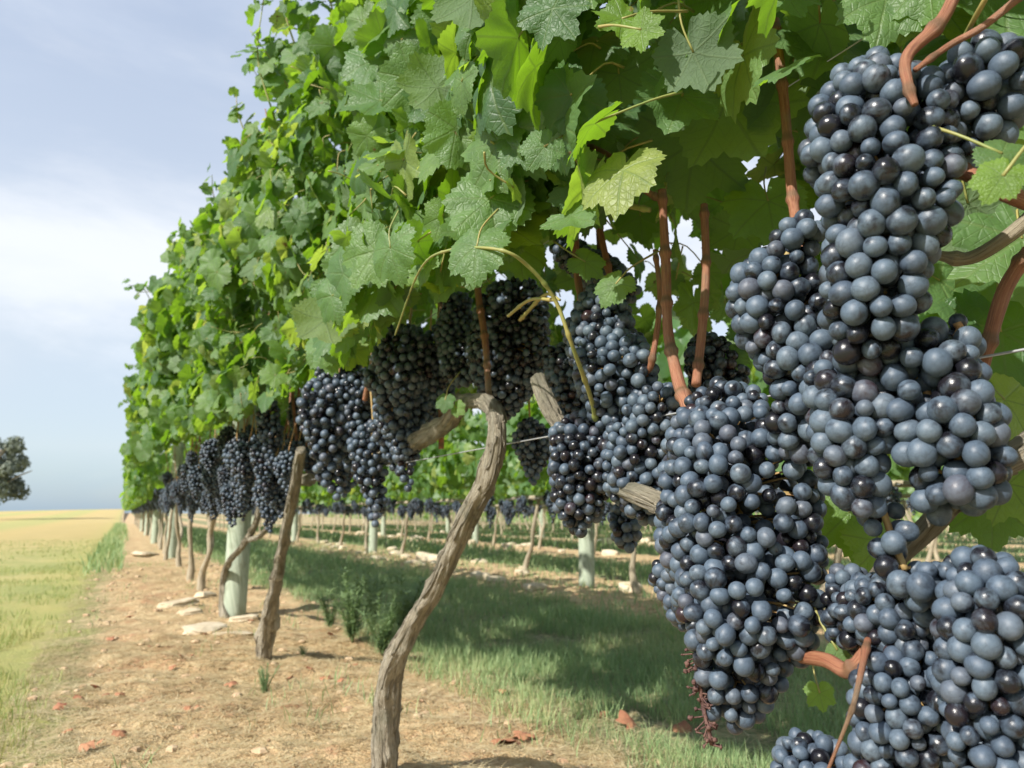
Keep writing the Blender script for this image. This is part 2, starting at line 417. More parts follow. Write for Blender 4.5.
nl = b.noise(P, .9, 4, .6); nm = b.noise(P, 5, 5, .65); nf = b.noise(P, 42, 5, .7); nff = b.noise(P, 160, 3, .7)
xx = b.m('ADD', s.outputs[0], b.m('ADD', b.m('MULTIPLY', b.m('SUBTRACT', nm, .5), .5), b.m('MULTIPLY', b.m('SUBTRACT', nf, .5), .35)))
rel = b.m('SUBTRACT', xx, .5); k = b.m('MAXIMUM', b.m('ROUND', b.m('DIVIDE', rel, PITCH_ROW)), 0.0)
d = b.m('ABSOLUTE', b.m('SUBTRACT', rel, b.m('MULTIPLY', k, PITCH_ROW)))
dirt = b.m('SUBTRACT', 1.0, b.sstep(b.m('ADD', d, b.m('MULTIPLY', b.m('GREATER_THAN', b.m('SUBTRACT', rel, b.m('MULTIPLY', k, PITCH_ROW)), 0.0), .14)), .50, .68))
dirtc = b.ramp(b.m('ADD', b.m('MULTIPLY', nf, .6), b.m('MULTIPLY', nm, .4)), [(.30, (.26, .155, .075)), (.45, (.48, .325, .165)), (.56, (.62, .47, .26)), (.70, (.74, .63, .40))])
red = b.m('MULTIPLY', b.m('MULTIPLY', b.sstep(b.noise(P, 2.6, 5, .7), .50, .66), b.sstep(nf, .40, .6)), .85)
dirtc = b.mix(red, dirtc, (.40, .17, .085))
grassc = b.ramp(b.m('ADD', b.m('MULTIPLY', nf, .5), b.m('MULTIPLY', nm, .5)), [(.3, (.10, .13, .05)), (.48, (.20, .21, .09)), (.62, (.42, .34, .18))])
fieldc = b.ramp(b.m('ADD', b.m('MULTIPLY', nf, .5), b.m('MULTIPLY', nl, .5)), [(.30, (.20, .25, .075)), (.48, (.36, .37, .12)), (.6, (.52, .44, .19)), (.75, (.56, .42, .23))])
# mown swathes running beside the rows
sw = b.m('SINE', b.m('ADD', b.m('MULTIPLY', s.outputs[0], 2.2), b.m('MULTIPLY', nl, 3.0)))
fieldc = b.mix(b.m('MULTIPLY', b.sstep(sw, -.2, .9), .55), fieldc, (.44, .40, .12))
fieldc = b.mix(b.m('MULTIPLY', b.sstep(s.outputs[1], 7.0, 22.0), .75), fieldc, b.mix(b.sstep(b.m('SINE', b.m('ADD', b.m('MULTIPLY', s.outputs[0], 1.1), nl)), -.6, .8), (.50, .36, .15), (.40, .37, .13)))
left = b.m('SUBTRACT', 1.0, b.sstep(xx, -.35, -.02))
grassc = b.mix(left, grassc, fieldc)
col = b.mix(dirt, grassc, dirtc)
hh = b.m('ADD', b.m('MULTIPLY', nf, .8), b.m('MULTIPLY', nff, .4))
finish(b, principled(b, col, .95, hh, .8, .03)); M_GROUND = m
g = link('ground', mesh_np('ground', np.column_stack([GX.ravel(), GY.ravel(), GZ]), q, np.full(len(q)//4, 4), M_GROUND))
tag(g, kind='structure')

# ------------------------------------------------------------------ grape bunches
def uvsphere(ns, nr):
    V = [(0, 0, 1)]
    for i in range(1, nr):
        p = math.pi*i/nr
        for k in range(ns): V.append((math.sin(p)*math.cos(2*math.pi*k/ns), math.sin(p)*math.sin(2*math.pi*k/ns), math.cos(p)))
    V.append((0, 0, -1)); L = []; T = []
    for k in range(ns): L += [0, 1+k, 1+(k+1) % ns]; T.append(3)
    for i in range(nr-2):
        o = 1+i*ns
        for k in range(ns): L += [o+k, o+ns+k, o+ns+(k+1) % ns, o+(k+1) % ns]; T.append(4)
    o = 1+(nr-2)*ns; e = len(V)-1
    for k in range(ns): L += [o+k, e, o+(k+1) % ns]; T.append(3)
    return np.array(V, float), np.array(L), np.array(T)
SV, SL, ST = uvsphere(28, 18); MV, ML_, MT = uvsphere(12, 8); FV, FL, FT = uvsphere(7, 5)
BR = .0082        # berry radius
berry_me = []
for s_ in range(5):
    V = SV*BR*np.array([1, 1, random.uniform(1.0, 1.12)])
    V = V*(1+.07*np.array([mnoise.noise(Vector(v*90)+Vector((s_*9, 0, 0))) for v in V]))[:, None]
    berry_me.append({False: mesh_np('grape', V, SL, ST, M_GRAPE), True: mesh_np('grape', V, SL, ST, M_GRAPE_DK)})
def pack(stations, br, seed=0, tight=.70, nmax=900):
    """berry centres filling the hull of (centre, radius) stations; shell first"""
    r_ = np.random.default_rng(seed); S = [(np.array(c, float), r) for c, r in stations]
    fine = []
    for (c0, r0), (c1, r1) in zip(S[:-1], S[1:]):
        for t in np.linspace(0, 1, 8, endpoint=False): fine.append((c0*(1-t)+c1*t, r0*(1-t)+r1*t))
    fine.append(S[-1]); C = np.array([f[0] for f in fine]); Rr = np.maximum(np.array([f[1] for f in fine])-br, br*.35); Rr = Rr*np.array([1+.22*mnoise.noise(Vector(c*38)+Vector((seed*1.7, 0, 0))) for c in C])
    wgt = Rr/Rr.sum(); acc = []
    def inside(p): return np.max(1-np.linalg.norm(C-p, axis=1)/Rr)
    for phase, (lo, hi, tries) in enumerate(((.88, 1.0, 4500), (.25, .80, 700))):
        for _ in range(tries):
            i = r_.choice(len(C), p=wgt); v = r_.normal(size=3); v /= np.linalg.norm(v)
            p = C[i]+v*Rr[i]*r_.uniform(lo, hi)*(1+.10*math.sin(p_[0]) if (p_ := v*5) is not None else 1)
            if phase == 0 and inside(p) > .16: continue
            if acc and np.min(np.sum((np.array(acc)-p)**2, axis=1)) < (2*br*tight)**2: continue
            acc.append(p)
            if len(acc) >= nmax: break
    A = np.array(acc)
    for _ in range(26):
        D = A[:, None]-A[None]; dd = np.linalg.norm(D, axis=2)+np.eye(len(A)); ov = np.maximum(0, 2*br*.90-dd)
        A = A+np.sum(D/dd[..., None]*ov[..., None], axis=1)*.30
        Dc = A[:, None]-C[None]; dl = np.linalg.norm(Dc, axis=2); j_ = np.argmin(dl/Rr[None], axis=1); ar = np.arange(len(A)); ex = dl[ar, j_]/Rr[j_]
        o_ = ex > 1.0; A[o_] = C[j_[o_]]+Dc[ar, j_][o_]/ex[o_, None]*(1+.0*ex[o_, None])
    # outward direction
    Dm = np.linalg.norm(A[:, None]-C[None], axis=2); near = C[np.argmin(Dm/Rr[None], axis=1)]
    return A, A-near, C
def hero_bunch(label, px, br=BR, seed=0, dark=.0, thin=0.0, stalk=None, group='grape bunches on the two nearest vines'):
    """px: list of (x, y, half width in px, X plane)"""
    st = []; br = br*(.86 if px[0][1] < 330 else .81 if px[0][1] < 560 else .69)
    for (x, y, hw, X) in px:
        X = X+(.035 if x > 780 else .01)
        c = onx(x, y, X); k = proj(c)[2]; st.append((c, hw*1.08*k/FPX))
    A, O, C = pack(st, br, seed)
    if 'straggling' in label or 'loose' in label:
        kp = np.random.default_rng(seed).uniform(0, 1, len(A)) > (.34 if 'straggling' in label else .14); A = A[kp]; O = O[kp]
    org = np.array(st[0][0])
    root = empty('grape_bunch', org, label=label, cat='grape bunch', group=group)
    view = cO-org; view /= np.linalg.norm(view); n = O/(np.linalg.norm(O, axis=1)[:, None]+1e-9)
    score = -np.linalg.norm(A-cO, axis=1)+.03*(n@view)
    order = np.argsort(-score); r_ = random.Random(seed+5); rest = Acc()
    for idx, i in enumerate(order):
        s_ = br/BR*r_.choice([.74, .86, .93, .98, 1.0, 1.04, 1.1, 1.14]); dk = r_.random() < dark
        nrm = Vector(n[i])+Vector((r_.gauss(0, .35), r_.gauss(0, .35), r_.gauss(0, .35)-.2))
        qt = nrm.to_track_quat('Z', 'Y')
        if idx < 98:
            o = link('grape', berry_me[r_.randrange(5)][dk], root, A[i]-org); o.rotation_mode = 'QUATERNION'; o.rotation_quaternion = qt; o.scale = (s_*r_.uniform(.93, 1.05), s_*r_.uniform(.93, 1.05), s_*r_.uniform(.96, 1.10))
        else:
            Mx = np.array(qt.to_matrix())*s_*BR
            rest.many(MV*1.02, ML_, MT, np.zeros((len(MV), 2)), Mx[None], A[i][None])
    if rest.n:
        o = link('inner_grapes', rest.mesh('inner_grapes', M_GRAPE_FAR, origin=org), root); o['kind'] = 'stuff'
    # stalk inside the bunch with side stalks to some berries
    a = Acc()
    tp = org+np.array([0, 0, st[0][1]*.45]) if stalk is None else onx(*stalk)
    path = [tp]+[c for c, r in st[:-1]]
    if len(path) < 2: path.append(st[-1][0])
    a.add(*tube(path, [.0024]*len(path), 6, 5, .1))
    for i in order[:len(order):3]:
        j = np.argmin(np.linalg.norm(C-A[i], axis=1)); cc = C[j]
        a.add(*tube([cc, cc*.4+A[i]*.6+np.array([0, 0, .002]), A[i]], [.0011, .0009, .0008], 4, 1))
    o = link('stalk', a.mesh('stalk', M_STEM, origin=org), root)
    return root

X1 = .38
HERO = [
 ('long ripe grape bunch hanging highest at the upper right from a red cane', [(868, 92, 40, .36), (878, 140, 66, .36), (888, 195, 62, .35), (880, 250, 52, .345), (872, 300, 48, .345), (862, 345, 32, .345)], BR*1.02, .30),
 ('plump grape bunch cut by the right edge of the photo beneath the thick red shoot', [(985, 85, 48, .40), (972, 120, 46, .40), (960, 150, 26, .40)], BR*1.06, .08),
 ('grape bunch with glossy rubbed berries on the left shoulder of the tall central bunch', [(800, 235, 24, .37), (768, 295, 42, .385), (800, 335, 50, .38), (822, 385, 44, .38), (805, 430, 36, .38)], BR*.98, .22),
 ('small wing of grapes directly under the tip of the tall upper right bunch', [(835, 380, 30, .355), (852, 420, 44, .35), (848, 465, 36, .35), (862, 500, 24, .35)], BR*1.02, .06),
 ('loose grape bunch with fat berries spreading towards the right edge by the old branch', [(958, 335, 26, .40), (925, 380, 52, .38), (945, 425, 52, .38), (962, 470, 42, .38), (935, 500, 24, .38)], BR*1.06, .08),
 ('largest grape bunch, long and heavy, hanging lowest left of the big ones over the grass', [(715, 408, 30, .42), (728, 440, 56, .41), (738, 490, 72, .40), (742, 545, 76, .40), (748, 600, 66, .39), (742, 650, 52, .39), (732, 700, 30, .39)], BR*.96, .10),
 ('short grape shoulder sticking out left from the lowest left heavy bunch', [(700, 575, 28, .40), (672, 578, 22, .40), (690, 612, 22, .40)], BR*.96, .12),
 ('thin straggling grape bunch with bare stalk tips showing beneath the old branch end', [(880, 500, 26, .37), (893, 540, 26, .37), (905, 570, 26, .37), (925, 590, 24, .37)], BR*1.05, .05),
 ('grape bunch of small dull berries with rubbed dark skins above the bottom right corner', [(850, 590, 28, .40), (862, 620, 42, .40), (900, 615, 44, .39), (930, 600, 30, .39), (960, 580, 25, .39)], BR*.95, .45),
 ('wide grape bunch running off the bottom edge between the pink shoot and the corner', [(912, 650, 38, .39), (912, 690, 48, .385), (905, 735, 50, .385), (898, 790, 44, .385)], BR*1.0, .25),
 ('grape bunch cut by the bottom right corner of the photo', [(985, 575, 34, .38), (992, 620, 50, .37), (985, 680, 46, .37), (990, 730, 42, .37), (992, 775, 30, .37)], BR*1.08, .12),
 ('low grape bunch peeping up over the bottom edge left of the pink shoot', [(800, 752, 20, .38), (815, 775, 38, .38), (820, 800, 30, .38)], BR*.95, .05),
 ('three fat grapes on their own stalk hanging by the old branch end', [(968, 488, 14, .39), (973, 505, 15, .39)], BR*1.0, .0),
 ('bluish grape bunch behind the thin fruit wire, left of the heavy lowest bunch', [(658, 408, 26, .47), (645, 440, 42, .47), (640, 475, 40, .47), (650, 505, 22, .47)], BR*.98, .10),
 ('glossy near black grape bunch hanging over the middle post, under the broken arm', [(578, 440, 28, .43), (584, 465, 34, .43), (580, 500, 26, .43), (578, 522, 14, .43)], BR*.95, .85),
 ('small dark grape bunch tucked under the peeling branch', [(620, 515, 12, .52), (626, 530, 16, .52), (628, 545, 9, .52)], BR*.95, .5),
 ('grape bunch with blue bloom below the gap of sky, right of the yellow shoot', [(605, 300, 20, .46), (600, 335, 36, .46), (618, 375, 40, .45), (612, 410, 26, .45)], BR*.95, .10),
 ('shaded black grape bunch behind the two red canes', [(705, 350, 20, .56), (718, 375, 30, .56), (716, 395, 24, .56)], BR*.95, .8),
 ('grape bunch high in the leaf shade beneath the arching yellow shoot', [(565, 250, 14, .52), (600, 275, 22, .52), (625, 290, 16, .52)], BR*.95, .7),
 ('wide dark grape bunch hanging under the arching yellow shoot', [(515, 300, 26, .55), (512, 335, 44, .55), (508, 370, 36, .55), (504, 400, 20, .55)], BR*.93, .5),
 ('dark grape bunch between the yellow shoot and the broken arm', [(562, 360, 20, .56), (576, 390, 26, .56), (582, 415, 18, .56)], BR*.93, .8),
 ('slim grape bunch right of the puckered leaf, above the trunk bend', [(458, 305, 14, .50), (456, 335, 22, .50), (460, 368, 18, .50)], BR*.93, .3),
]
for i, (lab, px, br, dk) in enumerate(HERO): hero_bunch(lab, px, br, i*3+1, dk)

# dried stalks with shrivelled berries
def dried(label, path, seed):
    P = pxpath_(path); a = Acc(); a.add(*tube(P, [.0016]*len(P), 6, 6, .2)); C = catmull(P, 14); rs = Acc(); r_ = np.random.default_rng(seed); org = P[0]
    for c in C[2:]:
        for _ in range(2):
            v = r_.normal(size=3); v /= np.linalg.norm(v); e = c+v*r_.uniform(.005, .011); a.add(*tube([c, (c+e)/2+v*.001, e], [.0007, .0006, .0006], 4, 2))
            rs.many(FV*(1+.35*r_.normal(size=(len(FV), 1)).clip(-1, 1)), FL, FT, np.zeros((len(FV), 2)), (np.eye(3)*r_.uniform(.0008, .0019))[None], e[None])
    root = empty('dried_stalk', org, label=label, cat='dried stalk')
    link('stalk', a.mesh('stalk', M_RAISIN, origin=org), root); link('shrivelled_berries', rs.mesh('shrivelled_berries', M_RAISIN, origin=org), root)
pxpath_ = lambda l: [onx(x, y, X) for x, y, X in l]
M_RAISIN = mat_simple('shrivelled_fruit', (.05, .022, .022), (.15, .075, .055), 90, .8, .4)
dried('dried pinkish stalk with shrivelled berries on the left side of the heaviest bunch', [(700, 600, .375), (697, 650, .372), (702, 700, .375), (712, 745, .378)], 1)

# middle distance bunches: berries in one mesh each
def bunch_mesh(seed, L=.17, W=.05, lod=1, name='grape_bunch', mat=None):
    r_ = random.Random(seed)
    st = [((0, 0, -.02), W*.5), ((r_.uniform(-.01, .01), r_.uniform(-.012, .012), -.05), W), ((r_.uniform(-.012, .012), r_.uniform(-.012, .012), -L*.55), W*.8), ((r_.uniform(-.01, .01), 0, -L*.8), W*.5), ((0, 0, -L), W*.27)]
    br = BR*.93 if lod == 1 else BR*1.25
    A, O, C = pack(st, br, seed, .84)
    a = Acc(); tv, tl, tt = (MV, ML_, MT) if lod == 1 else (FV, FL, FT)
    sc = np.array([r_.uniform(.85, 1.08) for _ in A])*br
    a.many(tv, tl, tt, np.zeros((len(tv), 2)), np.eye(3)[None]*sc[:, None, None], A)
    me = a.mesh(name, mat or M_GRAPE_FAR)
    s = Acc(); s.add(*tube([(.004, .006, .085), (0, 0, .035), (.003, 0, 0), (0, 0, -.04), (0, 0, -L*.8)], [.0016, .0022, .0022, .002, .001], 5, 3))
    return me, s.mesh('stalk', M_STEM)
MID = [bunch_mesh(50+i, .13+.02*(i % 4), .042+.006*(i % 3), 1) for i in range(7)]
FAR = [bunch_mesh(80+i, .14+.02*(i % 3), .05, 2) for i in range(5)]
nb = 0
def bunch(x, y, ztop, pr, rz, sc, label, group, stalk=True):
    global nb; nb += 1
    me, st = pr
    root = empty('grape_bunch', (x, y, ztop), label=label, cat='grape bunch', group=group)
    root.rotation_euler = (random.uniform(-.15, .15), random.uniform(-.15, .15), rz); root.scale = (sc,)*3
    link('grapes', me, root)
    if stalk: link('stalk', st, root)
    return root
KB = [(333, 452, .40, 1.15, 'lowest hanging tapering grape bunch between the two nearest trunks'), (322, 430, .44, 1.0, 'grape bunch against the left side of the lowest hanging tapering one'), (352, 440, .46, 1.0, 'grape bunch behind and right of the lowest hanging tapering one'),
      (372, 440, .42, 1.05, 'grape bunch ending just above the weeds, third right from the second trunk top'), (395, 420, .44, 1.05, 'low grape bunch with a shrivelled red stalk beside it, near the cordon stub'), (412, 400, .46, 1.0, 'middle grape bunch of the pile directly left of the trunk bend'),
      (385, 400, .50, 1.0, 'inner grape bunch of the pile left of the trunk bend, in shade'), (345, 405, .50, 1.0, 'inner grape bunch behind those right of the second trunk top'), (430, 375, .52, 1.0, 'inner shaded grape bunch above the cordon stub'),
      (352, 375, .42, 1.1, 'grape bunch high up under the leaves, between the two nearest trunks'), (322, 388, .47, 1.1, 'grape bunch half behind the lowest hanging tapering one'), (398, 358, .46, 1.1, 'grape bunch at the top of the thick pile left of the trunk bend'),
      (410, 350, .42, 1.0, 'long bluish grape bunch hanging left of the trunk bend under the torn leaf'),
      (438, 345, .47, .9, 'dark grape bunch half hidden behind the bend of the leaning trunk'),
      (388, 372, .40, 1.05, 'dense grape bunch with red leaf stalks crossing it, left of the leaning trunk'),
      (362, 392, .42, 1.0, 'grape bunch right of the tallest hanging one, above the sunny weeds'),
      (338, 400, .38, 1.25, 'long tapering grape bunch reaching lowest of those between the two nearest trunks'),
      (375, 420, .46, 1.0, 'grape bunch tucked in behind the tapering ones between the two nearest trunks'),
      (420, 400, .50, .8, 'grape bunch in deep shade behind the trunk bend'),
      (318, 405, .44, .95, 'small grape bunch just right of the second trunk top'),
      (400, 425, .44, .9, 'grape bunch touching the left stub of the trunk bend'),
      (300, 418, .48, .9, 'grape bunch right beside the second trunk top'),
      (530, 440, .58, .7, 'little grape bunch seen behind the fruit wire right of the trunk bend')]
for i, (x, y, X, sc, lab) in enumerate(KB):
    p = onx(x, y-22, X+.03); bunch(p[0], p[1], p[2], MID[i % 7], random.uniform(0, 6), sc*1.08, lab, 'grape bunches between the two nearest trunks')
def row_bunches(rowx, y0, y1, step, front, protos, label, group, zt=(.66, .74)):
    y = y0
    while y < y1:
        for side in front:
            p = random.choice(protos)
            bunch(rowx+side+random.uniform(-.05, .05), y+random.uniform(-.05, .05), random.uniform(*zt), p, random.uniform(0, 6), random.uniform(.8, 1.15), label, group, protos is MID)
        y += step
row_bunches(.44, 2.35, 4.1, .115, (-.07, .06), MID, 'dark grape bunch in the fruit band between the second trunk and the pale post', 'grape bunches by the pale near post', (.70, .86))
row_bunches(.44, 4.2, 9.0, .13, (-.08, .06), MID, 'dark grape bunch in the long fruit band just beyond the near pale post', 'grape bunches beyond the near pale post', (.68, .86))
row_bunches(.46, 2.3, 6.2, .17, (-.02,), MID, 'low hanging dark grape bunch in the near row, left of the leaning trunk', 'low hanging grape bunches of the near row', (.63, .72))
row_bunches(.46, 9.0, 17.0, .2, (-.06,), FAR, 'blurred dark grape bunch in the far fruit band of the near row', 'far grape bunches of the near row', (.68, .84))
row_bunches(2.74, 2.2, 12.0, .34, (-.04, .10), FAR, 'small blurred grape bunch in the second row seen under the near vines', 'grape bunches of the second row', (.56, .70))
# all the farther bunches as one mass
a = Acc(); tv = np.array([v.co[:] for v in FAR[0][0].vertices]); tl = np.array([l.vertex_index for l in FAR[0][0].loops]); tt = np.array([p.loop_total for p in FAR[0][0].polygons])
Ps = [(.42+random.uniform(-.08, .08), y, random.uniform(.66, .74)) for y in np.arange(17, 44, .35)]
for r_i, x in enumerate((2.8, 5.2, 7.6, 9.95)):
    Ps += [(x+random.uniform(-.1, .1), y, random.uniform(.60, .76)) for y in np.arange(12.5 if r_i == 0 else 3.0, 30, .22 if r_i < 2 else .4)]
Ps = np.array(Ps); ang = rng.uniform(0, 6.28, len(Ps)); Mz = np.zeros((len(Ps), 3, 3)); Mz[:, 0, 0] = np.cos(ang); Mz[:, 1, 1] = np.cos(ang); Mz[:, 0, 1] = -np.sin(ang); Mz[:, 1, 0] = np.sin(ang); Mz[:, 2, 2] = 1
Mz *= rng.uniform(.85, 1.2, len(Ps))[:, None, None]
a.many(tv, tl, tt, np.zeros((len(tv), 2)), Mz, Ps)
tag(link('distant_grapes', a.mesh('distant_grapes', M_GRAPE_FAR)), label='mass of far blurred grape bunches along the distant vine rows', cat='grapes', kind='stuff')

# ------------------------------------------------------------------ canopy leaves
# hem of the leaf curtain and its left outline as the grower left them, checked from the path side
HEM_X = [100, 160, 200, 260, 320, 380, 450, 520, 600, 680, 760, 800, 840, 880, 1100]
HEM_Y = [490, 450, 432, 412, 385, 350, 300, 250, 235, 205, 195, 135, 60, 15, 5]
OUT_Y = [-400, 0, 40, 70, 130, 185, 230, 262, 300, 360, 520]
OUT_X = [268, 250, 246, 262, 262, 216, 196, 158, 136, 128, 124]
def canopy(y0, y1, n, xc, facel, facer, ztop, lod, size, prune=True, seed=0, zlow=.74, holes=True, young=.0):
    r_ = np.random.default_rng(seed); a = Acc(); pets = Acc()
    tm = {0: LOD0, 1: LOD1, 2: LOD2}[lod]
    Y = r_.uniform(y0, y1, n*2); u = r_.uniform(0, 1, n*2)
    side = np.where(u < .50, -1, np.where(u < .78, 1, 0))
    depth = np.abs(r_.normal(0, .085, n*2))
    Z = r_.uniform(zlow, ztop, n*2)
    bul = .06*np.sin(Y*4.1+1.3)+.05*np.sin(Y*9.7)+.05*np.sin(Z*9+Y*3)
    # canopy is fuller in the middle, tapers at the top
    tap = np.clip((Z-1.5)/.5, 0, 1)*.10
    fl = facel(Y)+bul*.6+tap if callable(facel) else facel+bul*.6+tap
    fr = facer-bul*.6-tap
    X = np.where(side < 0, fl+depth, np.where(side > 0, fr-depth, r_.uniform(0, 1, n*2)*(fr-fl)+fl))
    P = np.column_stack([X, Y, Z]); keep = r_.uniform(0, 1, len(P)) > np.clip((Z-ztop+.45)/.45, 0, 1)*.55; keep &= np.array([mnoise.noise(Vector((x_*5, y_*5, z_*5))) < .30-.45*max(0, z_-ztop+.40) for x_, y_, z_ in P])
    rad = r_.normal(size*.90, size*.27, n*2).clip(size*.35, size*1.45)
    if prune:
        d = P-cO; k = d@cF; px = 512+FPX*(d@cR)/k; py = 384-FPX*(d@cU)/k; rp = rad*FPX/np.maximum(k, .05)
        front = X < xc+.12
        hem = np.interp(px, HEM_X, HEM_Y)
        keep &= ~((k > .05) & front & (py+rp*.55 > hem) & (Y < 14))
        keep &= ~((k > .05) & ~front & (py > hem+40) & (Z < .80) & (Y < 2.6))
        ol = np.interp(py, OUT_Y, OUT_X)+15*np.sin(py*.075)+10*np.sin(py*.19+1)+r_.normal(0, 7, len(py))
        keep &= ~((k > .05) & (px-rp*.35 < ol) & (px > -200) & (Y < 40))
        keep &= (k > .42) | (k < -.3) | (np.linalg.norm(d, axis=1) > .5)
    idx = np.where(keep)[0][:n]
    P = P[idx]; s_ = side[idx]; rad = rad[idx]; X = X[idx]; Z = Z[idx]
    out = np.where(s_ < 0, -1., np.where(s_ > 0, 1., r_.choice([-1., 1.], len(idx))))
    upb = np.clip((Z-1.0)*.6, .15, 1.0)
    N = np.column_stack([out*r_.uniform(.35, 1.2, len(idx)), r_.normal(-.12, .50, len(idx)), upb*r_.uniform(.2, 1.6, len(idx))])
    N += r_.normal(0, .38, N.shape)
    T = np.column_stack([out*.45+r_.normal(0, .5, len(idx)), r_.normal(0, .85, len(idx)), np.full(len(idx), -1.0)])
    Mx = frames(N, T)*rad[:, None, None]
    var = r_.integers(0, len(tm), len(idx))
    for v in range(len(tm)):
        q = var == v; a.many(*tm[v][:3], tm[v][3], Mx[q], P[q])
    if lod == 0:
        for i in range(0, len(idx)):
            if r_.random() < .6:
                t = -Mx[i][:, 1]/rad[i]; n0 = Mx[i][:, 2]/rad[i]; L = r_.uniform(.05, .10)
                inn = np.array([-out[i]*.5, r_.normal(0, .3), -.2])
                p1 = P[i]+t*L*.5-n0*.01+inn*.01; p2 = P[i]+t*L*.7+inn*L*.6
                pets.add(*tube([P[i]+n0*.001, p1, p2], [.0011, .0010, .0014], 5, 3))
    return a, pets

def shoot_pts(x, y, z0, z1, lx, ly, r_, n=6):
    t = np.linspace(0, 1, n); return np.column_stack([x+lx*t+r_.normal(0, .012, n)*t, y+ly*t+r_.normal(0, .015, n)*t, z0+(z1-z0)*t])
face1 = lambda Y: np.interp(Y, [-.6, .6, 2.2, 3.6, 5, 50], [.36, .34, .27, .12, .03, .02])

def vine(Y, label, trunk_paths, nleaf, lod, size, y0, y1, X=.5, seed=0, canes=(), ztop=1.72, group='vines of the near row', bark=None, autocanes=6, barkdetail=True):
    base = np.array([X, Y, 0.0]); root = empty('grapevine', base, label=label, cat='grapevine', group=group)
    r_ = np.random.default_rng(seed+100)
    for nm, pts, rad in trunk_paths:
        sg, sb = (32, 22) if barkdetail else (9, 4)
        a = Acc(); a.add(*tube(pts, rad, sg, sb, .16, .20 if barkdetail else .06, seed+len(nm), knots=16 if barkdetail else 8))
        if barkdetail:      # peeling strips of bark
            V_, _, _, U_ = tube(pts, np.asarray(rad)*.99, 32, 22, .16, .20, seed+len(nm), knots=16)
            nr_ = len(V_)//32; rr = random.Random(seed*7+len(nm)); L_t = U_[-1][1]
            for _ in range(int(130*L_t)):
                i0 = rr.randrange(0, nr_-4); ln = rr.randrange(4, max(5, min(22, nr_-i0))); kk = rr.uniform(0, 32); dk_ = rr.uniform(-.12, .12); path = []
                for q_ in range(0, min(ln, nr_-i0-1)):
                    c_ = V_[(i0+q_)*32:(i0+q_+1)*32].mean(axis=0); v_ = V_[(i0+q_)*32+int(kk+dk_*q_) % 32]; f_ = q_/ln
                    path.append(c_+(v_-c_)*(1.02+.10*max(0, f_-.75)*rr.random()*4))
                if len(path) > 3: a.add(*tube(path[::2], np.linspace(.0022, .0008, len(path[::2]))*rr.uniform(.5, 1.2), 4, 1))
        link(nm, a.mesh(nm, bark or M_BARK, origin=base), root)
    for i in range(autocanes):
        yy = y0+(y1-y0)*(i+.5)/autocanes+r_.normal(0, .04); a = Acc()
        a.add(*tube(shoot_pts(X+r_.normal(0, .03), yy, .62, ztop-.25+r_.uniform(0, .3), r_.normal(0, .10), r_.normal(0, .12), r_), np.linspace(.0055, .002, 6), 7, 4, .05))
        link('cane', a.mesh('cane', M_CANE, origin=base), root)
    for pts, rad, mt in canes:
        a = Acc(); a.add(*tube(pts, rad, 12, 26, .10, nodes=.055)); link('cane', a.mesh('cane', mt, origin=base), root)
    a, pets = canopy(y0, y1, nleaf, X, face1, X+.42, ztop, lod, size, True, seed)
    nl_ = sum(len(t) for t in a.T)
    if pets.n:
        off = a.n
        for V_, L_, T_, U_ in zip(pets.V, pets.L, pets.T, pets.U):
            a.V.append(V_); a.L.append(L_+off); a.T.append(T_); a.U.append(U_)
        a.n += pets.n
    me = a.mesh('foliage', M_LEAF if lod < 2 else M_LEAF_FAR, origin=base); me.materials.append(M_SHOOT)
    mi = np.zeros(len(me.polygons), np.int32); mi[nl_:] = 1; me.polygons.foreach_set('material_index', mi)
    link('foliage', me, root)
    return root, base

def pxpath(l): return [onx(x, y, X) for x, y, X in l]
def pxr(l, w):
    w = [q*.93 for q in w]
    return pxr_(l, w)
def pxr_(l, w):      # radius from pixel half widths
    return [w_*proj(onx(x, y, X))[2]/FPX for (x, y, X), w_ in zip(l, w)]
